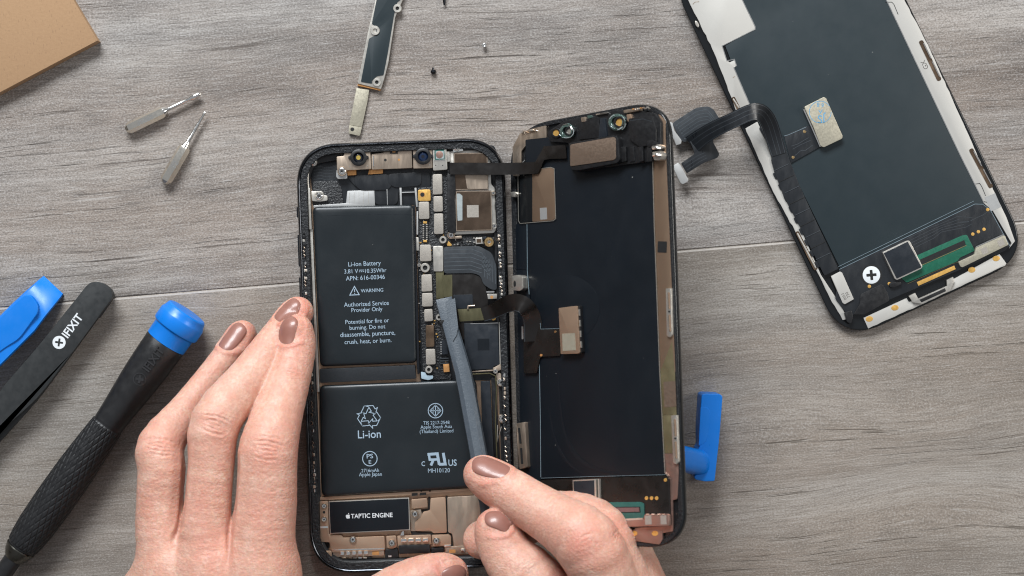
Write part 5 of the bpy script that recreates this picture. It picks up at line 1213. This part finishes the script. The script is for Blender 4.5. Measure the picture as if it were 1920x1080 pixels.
def grow(hs, parent, z, voxel, creases, tones, nails, name='hand'):
    pts = [q for f in hs.fingers for q in f] + [(a, ra) for a, ra, b, rb in hs.palm] + [(b, rb) for a, ra, b, rb in hs.palm]
    lo = np.min([q[0] - q[1] - 2 for q in pts], 0); hi = np.max([q[0] + q[1] + 2 for q in pts], 0)
    V, Fc = surface_nets(hs.d, lo, hi, voxel)
    for _ in range(2): V = V - hs.d(V)[:, None] * hs.grad(V)
    N = hs.grad(V)
    # image position of every vertex, so that creases can be given where the photo shows them
    k = S0 * (H - V[:, 2]) / H; ix = 960 + V[:, 0] / k; iy = 540 - V[:, 1] / k
    def dline(pl):
        best = np.full(len(V), 1e9); T = np.zeros(len(V)); n = len(pl) - 1
        for i in range(n):
            a = np.array(pl[i]); b_ = np.array(pl[i + 1]); ba = b_ - a; px = ix - a[0]; py = iy - a[1]
            t = np.clip((px * ba[0] + py * ba[1]) / (ba @ ba), 0, 1); dd = np.hypot(px - t * ba[0], py - t * ba[1]); m = dd < best; best = np.where(m, dd, best); T = np.where(m, (i + t) / n, T)
        return best, T
    disp = np.zeros(len(V)); col = np.zeros((len(V), 4)); col[:, 3] = 1
    up = np.clip(N[:, 2] * 2, 0, 1)
    for pl, wd, dp in creases:
        dd, T = dline(pl); fade = np.clip(np.minimum(T, 1 - T) * 5, 0, 1) ** .7
        g = np.exp(-(dd / wd) ** 2) * fade * up; disp -= g * dp; disp += np.exp(-((dd - wd * 2.1) / (wd * 1.2)) ** 2) * fade * up * dp * .35
        col[:, 2] += g * min(.8, dp * 1.0)  # shade in the creases, painted into the skin colour
    for x, y, rx, ry, a, ch, amt in tones:
        c_, s_ = math.cos(R(a)), math.sin(R(a)); dx = ix - x; dy = iy - y; e = ((dx * c_ + dy * s_) / rx) ** 2 + ((-dx * s_ + dy * c_) / ry) ** 2
        col[:, ch] += np.exp(-e) * amt
    # nails
    out_nails = []
    for (nx, ny, nz, ang, hl, hw, side) in nails:
        c0 = np.array(P(nx, ny, nz)); cp = np.array([0, 0, H]); ray = c0 - cp; ray /= np.linalg.norm(ray); p = cp + ray * (H - 95)
        for _ in range(80): p = p + ray * hs.d(p[None])[0] * .8
        n0 = hs.grad(p[None], .8)[0]; n0 = n0 + np.array([side[0], side[1], 0]); n0 /= np.linalg.norm(n0)
        ax = np.array([math.cos(R(ang)), -math.sin(R(ang)), 0]); ax = ax - n0 * (ax @ n0); ax /= np.linalg.norm(ax); bx = np.cross(n0, ax)
        rel = V - p; sN = rel @ ax / hl; tN = rel @ bx / hw; hN = rel @ n0
        rr_ = (np.abs(sN) ** 2.6 + np.abs(tN) ** 2.6) ** (1 / 2.6); near = (hN > -4.5) & (hN < 1.0) & (N @ n0 > -.1)
        disp += np.where(near, -.28 * np.clip((1.0 - rr_) * 6, 0, 1), 0)
        disp += np.where(near, .34 * np.exp(-((rr_ - 1.17) / .11) ** 2) * np.clip(1.2 - sN, 0, 1), 0)
        col[:, 0] += np.where(near, .5 * np.exp(-((rr_ - 1.15) / .2) ** 2), 0)
        # plate
        G = 15; vv = []; fc = []
        for i in range(G):
            for j in range(G):
                s_ = -1 + 2 * i / (G - 1); t_ = -1 + 2 * j / (G - 1)
                f = 1 / max(1, (abs(s_) ** 3.2 + abs(t_) ** 3.2) ** (1 / 3.2)); vv.append((s_ * f, t_ * f))
        vv = np.array(vv); q = p + ax * vv[:, :1] * hl + bx * vv[:, 1:] * hw
        for _ in range(12): q = q - hs.grad(q, .4) * hs.d(q)[:, None]
        edge = (np.abs(vv[:, 0]) ** 2.6 + np.abs(vv[:, 1]) ** 2.6) ** (1 / 2.6); lift = .12 + .22 * (1 - edge ** 2) + .16 * np.clip(vv[:, 0], 0, 1)
        nn = hs.grad(q, .8); q = q + nn * (lift - .16 * np.clip(edge - .85, 0, .2) * 5)[:, None]
        for i in range(G - 1):
            for j in range(G - 1): fc.append((i * G + j, (i + 1) * G + j, (i + 1) * G + j + 1, i * G + j + 1))
        b = MB(); b.raw([Vector(x) for x in q], fc, 'nail')
        # give the plate a thickness
        bot = q - nn * .5; b.raw([Vector(x) for x in bot], [f[::-1] for f in fc], 'nail'); bmesh.ops.remove_doubles(b.bm, verts=b.bm.verts, dist=.001)
        rim = [i * G for i in range(G)] + [(G - 1) * G + j for j in range(1, G)] + [i * G + G - 1 for i in range(G - 2, -1, -1)] + [j for j in range(G - 2, 0, -1)]
        b.raw([Vector(q[i]) for i in rim] + [Vector(bot[i]) for i in rim], [(k, (k + 1) % len(rim), len(rim) + (k + 1) % len(rim), len(rim) + k) for k in range(len(rim))], 'nail')
        out_nails.append(b)
    V = V + N * disp[:, None]
    me = bpy.data.meshes.new(name); off = V.mean(0); me.from_pydata(((V - off) * .001).tolist(), [], Fc.tolist()); me.materials.append(M['skin'])
    ca = me.color_attributes.new('tone', 'FLOAT_COLOR', 'POINT'); ca.data.foreach_set('color', np.clip(col, 0, 1).ravel()); me.shade_smooth()
    ob = bpy.data.objects.new(name, me); C.objects.link(ob); WL[ob.name] = Vector(off); ob.location = (Vector(off) - WL[parent.name]) * .001; ob.parent = parent
    for b in out_nails: b.build('fingernail', ob, ang=50)
    return ob
def knuckle(cx, cy, ang, w_, n=4, sp=7, dp=.28, wd=2.0, curve=5, seed=1):
    """short arched wrinkles across a joint; ang = direction of the finger in the image"""
    rg = random.Random(seed); d = Vector((math.cos(R(ang)), math.sin(R(ang)))); p = Vector((-d.y, d.x)); out = []
    for i in range(n):
        o = (i - (n - 1) / 2) * sp + rg.uniform(-1, 1); a = w_ * rg.uniform(.6, 1) * (1 - .25 * abs(i - (n - 1) / 2) / n); sg = 1 if i >= (n - 1) / 2 else -1; pts = []
        for t in np.linspace(-1, 1, 9):
            q = Vector((cx, cy)) + d * (o + sg * -curve * (t * t) * .8 + rg.uniform(-.9, .9)) + p * (t * a + rg.uniform(-.5, .5)); pts.append((q.x, q.y))
        out.append((pts, wd * rg.uniform(.6, 1.1), 1.5 * dp * rg.uniform(.5, 1.1)))
    return out
def person():
    root = thing('person', 'bare hands with brown nail polish, one steadying the phone, the other pressing a grey spudger', 'person', P(720, 1300, 0))
    # left hand
    h = HandS(); h.kp = 4.5
    h.finger([(454, 628, 8.0, 5.0), (440, 650, 9.5, 5.2), (397, 706, 15, 5.1), (347, 770, 23, 5.6), (302, 835, 31, 7.7), (303, 880, 33, 7.7), (300, 940, 33, 7.6), (304, 1000, 33, 8.6), (322, 1075, 33, 10.5)])
    h.finger([(559, 585, 13.5, 5.2), (545, 600, 14, 5.5), (506, 656, 19, 6.5), (464, 714, 26, 7.3), (405, 790, 35, 8.2), (396, 870, 37, 7.5), (390, 940, 37.5, 7.6), (386, 1000, 37.5, 8.6), (398, 1075, 37, 11)])
    h.finger([(555, 622, 19.5, 5.9), (556, 650, 20, 6.4), (543, 705, 24, 7.1), (521, 775, 31, 8.2), (504, 838, 37, 9.5), (501, 880, 38, 9.6), (499, 940, 38, 9.9), (492, 1000, 38, 10.6), (488, 1075, 37, 12.2)])
    h.finger([(285, 1150, 24, 9.5), (290, 1090, 14, 7.0), (320, 1060, 8.0, 6.4), (350, 1080, 7.5, 6.2)])
    h.finger([(842, 1078, 17.0, 6.7), (825, 1079, 17.0, 7.6), (780, 1092, 17.0, 8.4), (720, 1122, 17, 8.6), (650, 1185, 18, 9.6), (570, 1270, 22, 13)])
    for m_, r_ in (((322, 1075, 33), 10), ((398, 1075, 37), 10.5), ((490, 1075, 37), 11.5), ((272, 1130, 27), 10)): h.palmseg((*m_, r_), (430, 1420, 26, 23))
    h.palmseg((300, 1100, 30, 9), (490, 1090, 32, 10)); h.palmseg((430, 1400, 26, 23), (420, 1700, 40, 26)); h.palmseg((570, 1270, 22, 13), (440, 1420, 26, 21))
    cr = knuckle(300, 838, 98, 34, 5, 7.5, .30, seed=1) + knuckle(404, 792, 105, 38, 6, 8, .34, seed=2) + knuckle(503, 840, 100, 40, 6, 8.5, .36, seed=3)
    cr += knuckle(392, 700, 127, 22, 4, 5, .16, 1.1, 2, seed=4) + knuckle(500, 650, 127, 20, 4, 5, .15, 1.1, 2, seed=5) + knuckle(546, 700, 105, 28, 4, 6, .18, 1.2, 3, seed=6)
    rg = random.Random(2)
    for k in range(130):   # fine lines running across the backs of the fingers
        x, y, a = rg.choice([(300, 920, 0), (305, 960, 0), (392, 880, -5), (390, 940, -5), (500, 915, 0), (498, 970, 0), (455, 720, 35), (350, 770, 30), (520, 780, 15), (480, 1040, 5), (390, 1040, 0)])
        x += rg.uniform(-25, 25); y += rg.uniform(-35, 35); L_ = rg.uniform(6, 16); a = R(a + rg.uniform(-25, 25)); cr.append(([(x - L_ * math.cos(a), y - L_ * math.sin(a)), (x, y + rg.uniform(-1, 1)), (x + L_ * math.cos(a), y + L_ * math.sin(a))], 1.1, .13))
    cr += [([(350, 830), (347, 880), (344, 930), (338, 985), (322, 1020)], 4.5, .9), ([(446, 850), (442, 900), (437, 960), (430, 1015), (428, 1060)], 4.5, .9)]
    tn = [(300, 838, 30, 26, 0, 0, .55), (404, 800, 32, 28, 0, 0, .50), (505, 848, 36, 30, 0, 0, .6), (455, 625, 24, 24, 0, 0, .5), (560, 640, 30, 34, 0, 0, .55), (565, 580, 22, 22, 0, 0, .6), (390, 1040, 40, 50, 0, 0, .5), (560, 850, 16, 200, 0, 0, .5),
          (500, 960, 34, 60, 0, 0, .35), (375, 950, 26, 40, 0, 0, .35), (285, 960, 20, 60, 0, 0, .3), (340, 760, 14, 40, 30, 1, .6), (455, 700, 14, 50, 35, 1, .8), (515, 790, 18, 24, 0, 1, .5), (400, 730, 20, 20, 0, 1, .5), (480, 760, 20, 30, 0, 1, .4), (500, 700, 20, 30, 0, 1, .4), (830, 1060, 40, 30, 0, 0, .6)]
    grow(h, root, 0, .55, cr, tn, [(436, 630, 10, -58, 5.6, 4.1, (-.10, .05)), (540, 581, 15, -62, 5.2, 3.7, (-.35, .1)), (541, 614, 22, -76, 5.6, 4.0, (-.60, .12)), (852, 1071, 20, -12, 4.6, 4.2, (.25, -.9))])
    # right hand
    h = HandS(); h.kp = 4.5
    h.finger([(905, 890, 29.5, 6.4), (922, 902, 30.5, 7.2), (960, 925, 34, 7.8), (990, 944, 38, 8.0), (1045, 978, 46, 8.8), (1100, 1018, 53, 10.6), (1140, 1100, 50, 10.2), (1200, 1260, 40, 12)])
    h.finger([(905, 1012, 16.5, 6.6), (950, 1000, 19, 6.8), (1010, 972, 26, 7.3), (1070, 968, 34, 8.2), (1128, 1002, 42, 9.6), (1160, 1075, 42, 9.4), (1225, 1240, 36, 11)])
    h.finger([(1080, 1085, 26, 7), (1165, 1040, 33, 8.2), (1200, 1100, 36, 9), (1255, 1230, 32, 10.5)])
    h.finger([(930, 992, 36, 6.9), (936, 1010, 36, 7.8), (958, 1050, 38, 8.7), (1000, 1095, 40, 10.6), (1070, 1200, 38, 12), (1160, 1320, 32, 15)])
    h.finger([(1190, 1330, 30, 10), (1150, 1200, 22, 8), (1100, 1160, 18, 7.2), (1060, 1150, 16, 6.6)])
    for m_, r_ in (((1200, 1260, 40), 12), ((1225, 1240, 36), 11), ((1255, 1230, 32), 10.5), ((1160, 1320, 32), 15)): h.palmseg((*m_, r_), (1330, 1500, 30, 23))
    h.palmseg((1330, 1500, 30, 23), (1430, 1750, 44, 26))
    cr = knuckle(1098, 1018, 58, 34, 4, 9, .15, 1.7, 8, seed=29) + knuckle(972, 912, 35, 30, 4, 6, .12, 1.3, 3, seed=22) + knuckle(1160, 1002, 50, 16, 4, 5, .25, 1.3, 2, seed=23) + knuckle(985, 1062, 55, 28, 4, 6, .2, 1.4, 3, seed=24)
    for k in range(30):
        x, y = rg.uniform(960, 1080), rg.uniform(920, 1000); L_ = rg.uniform(4, 10); a = R(-50 + rg.uniform(-25, 25)); cr.append(([(x - L_ * math.cos(a), y - L_ * math.sin(a)), (x, y), (x + L_ * math.cos(a), y + L_ * math.sin(a))], 1.1, .12))
    tn = [(1095, 1015, 42, 30, -15, 0, .85), (1100, 1040, 30, 30, 0, 0, .3), (910, 910, 30, 40, 0, 0, .35), (1160, 1000, 16, 24, 0, 0, .7), (1000, 930, 50, 18, 35, 1, .7), (1040, 960, 30, 18, 35, 1, .5), (1000, 1060, 40, 34, 40, 1, .7), (1050, 1078, 24, 14, 0, 0, .6), (930, 985, 30, 30, 0, 0, .3), (1010, 985, 22, 26, 0, 0, .4)]
    grow(h, root, 0, .55, cr, tn, [(919, 874, 35, 203, 6.6, 4.6, (.02, .30)), (931, 975, 42, 200, 5.0, 3.7, (.30, .75))])
person()
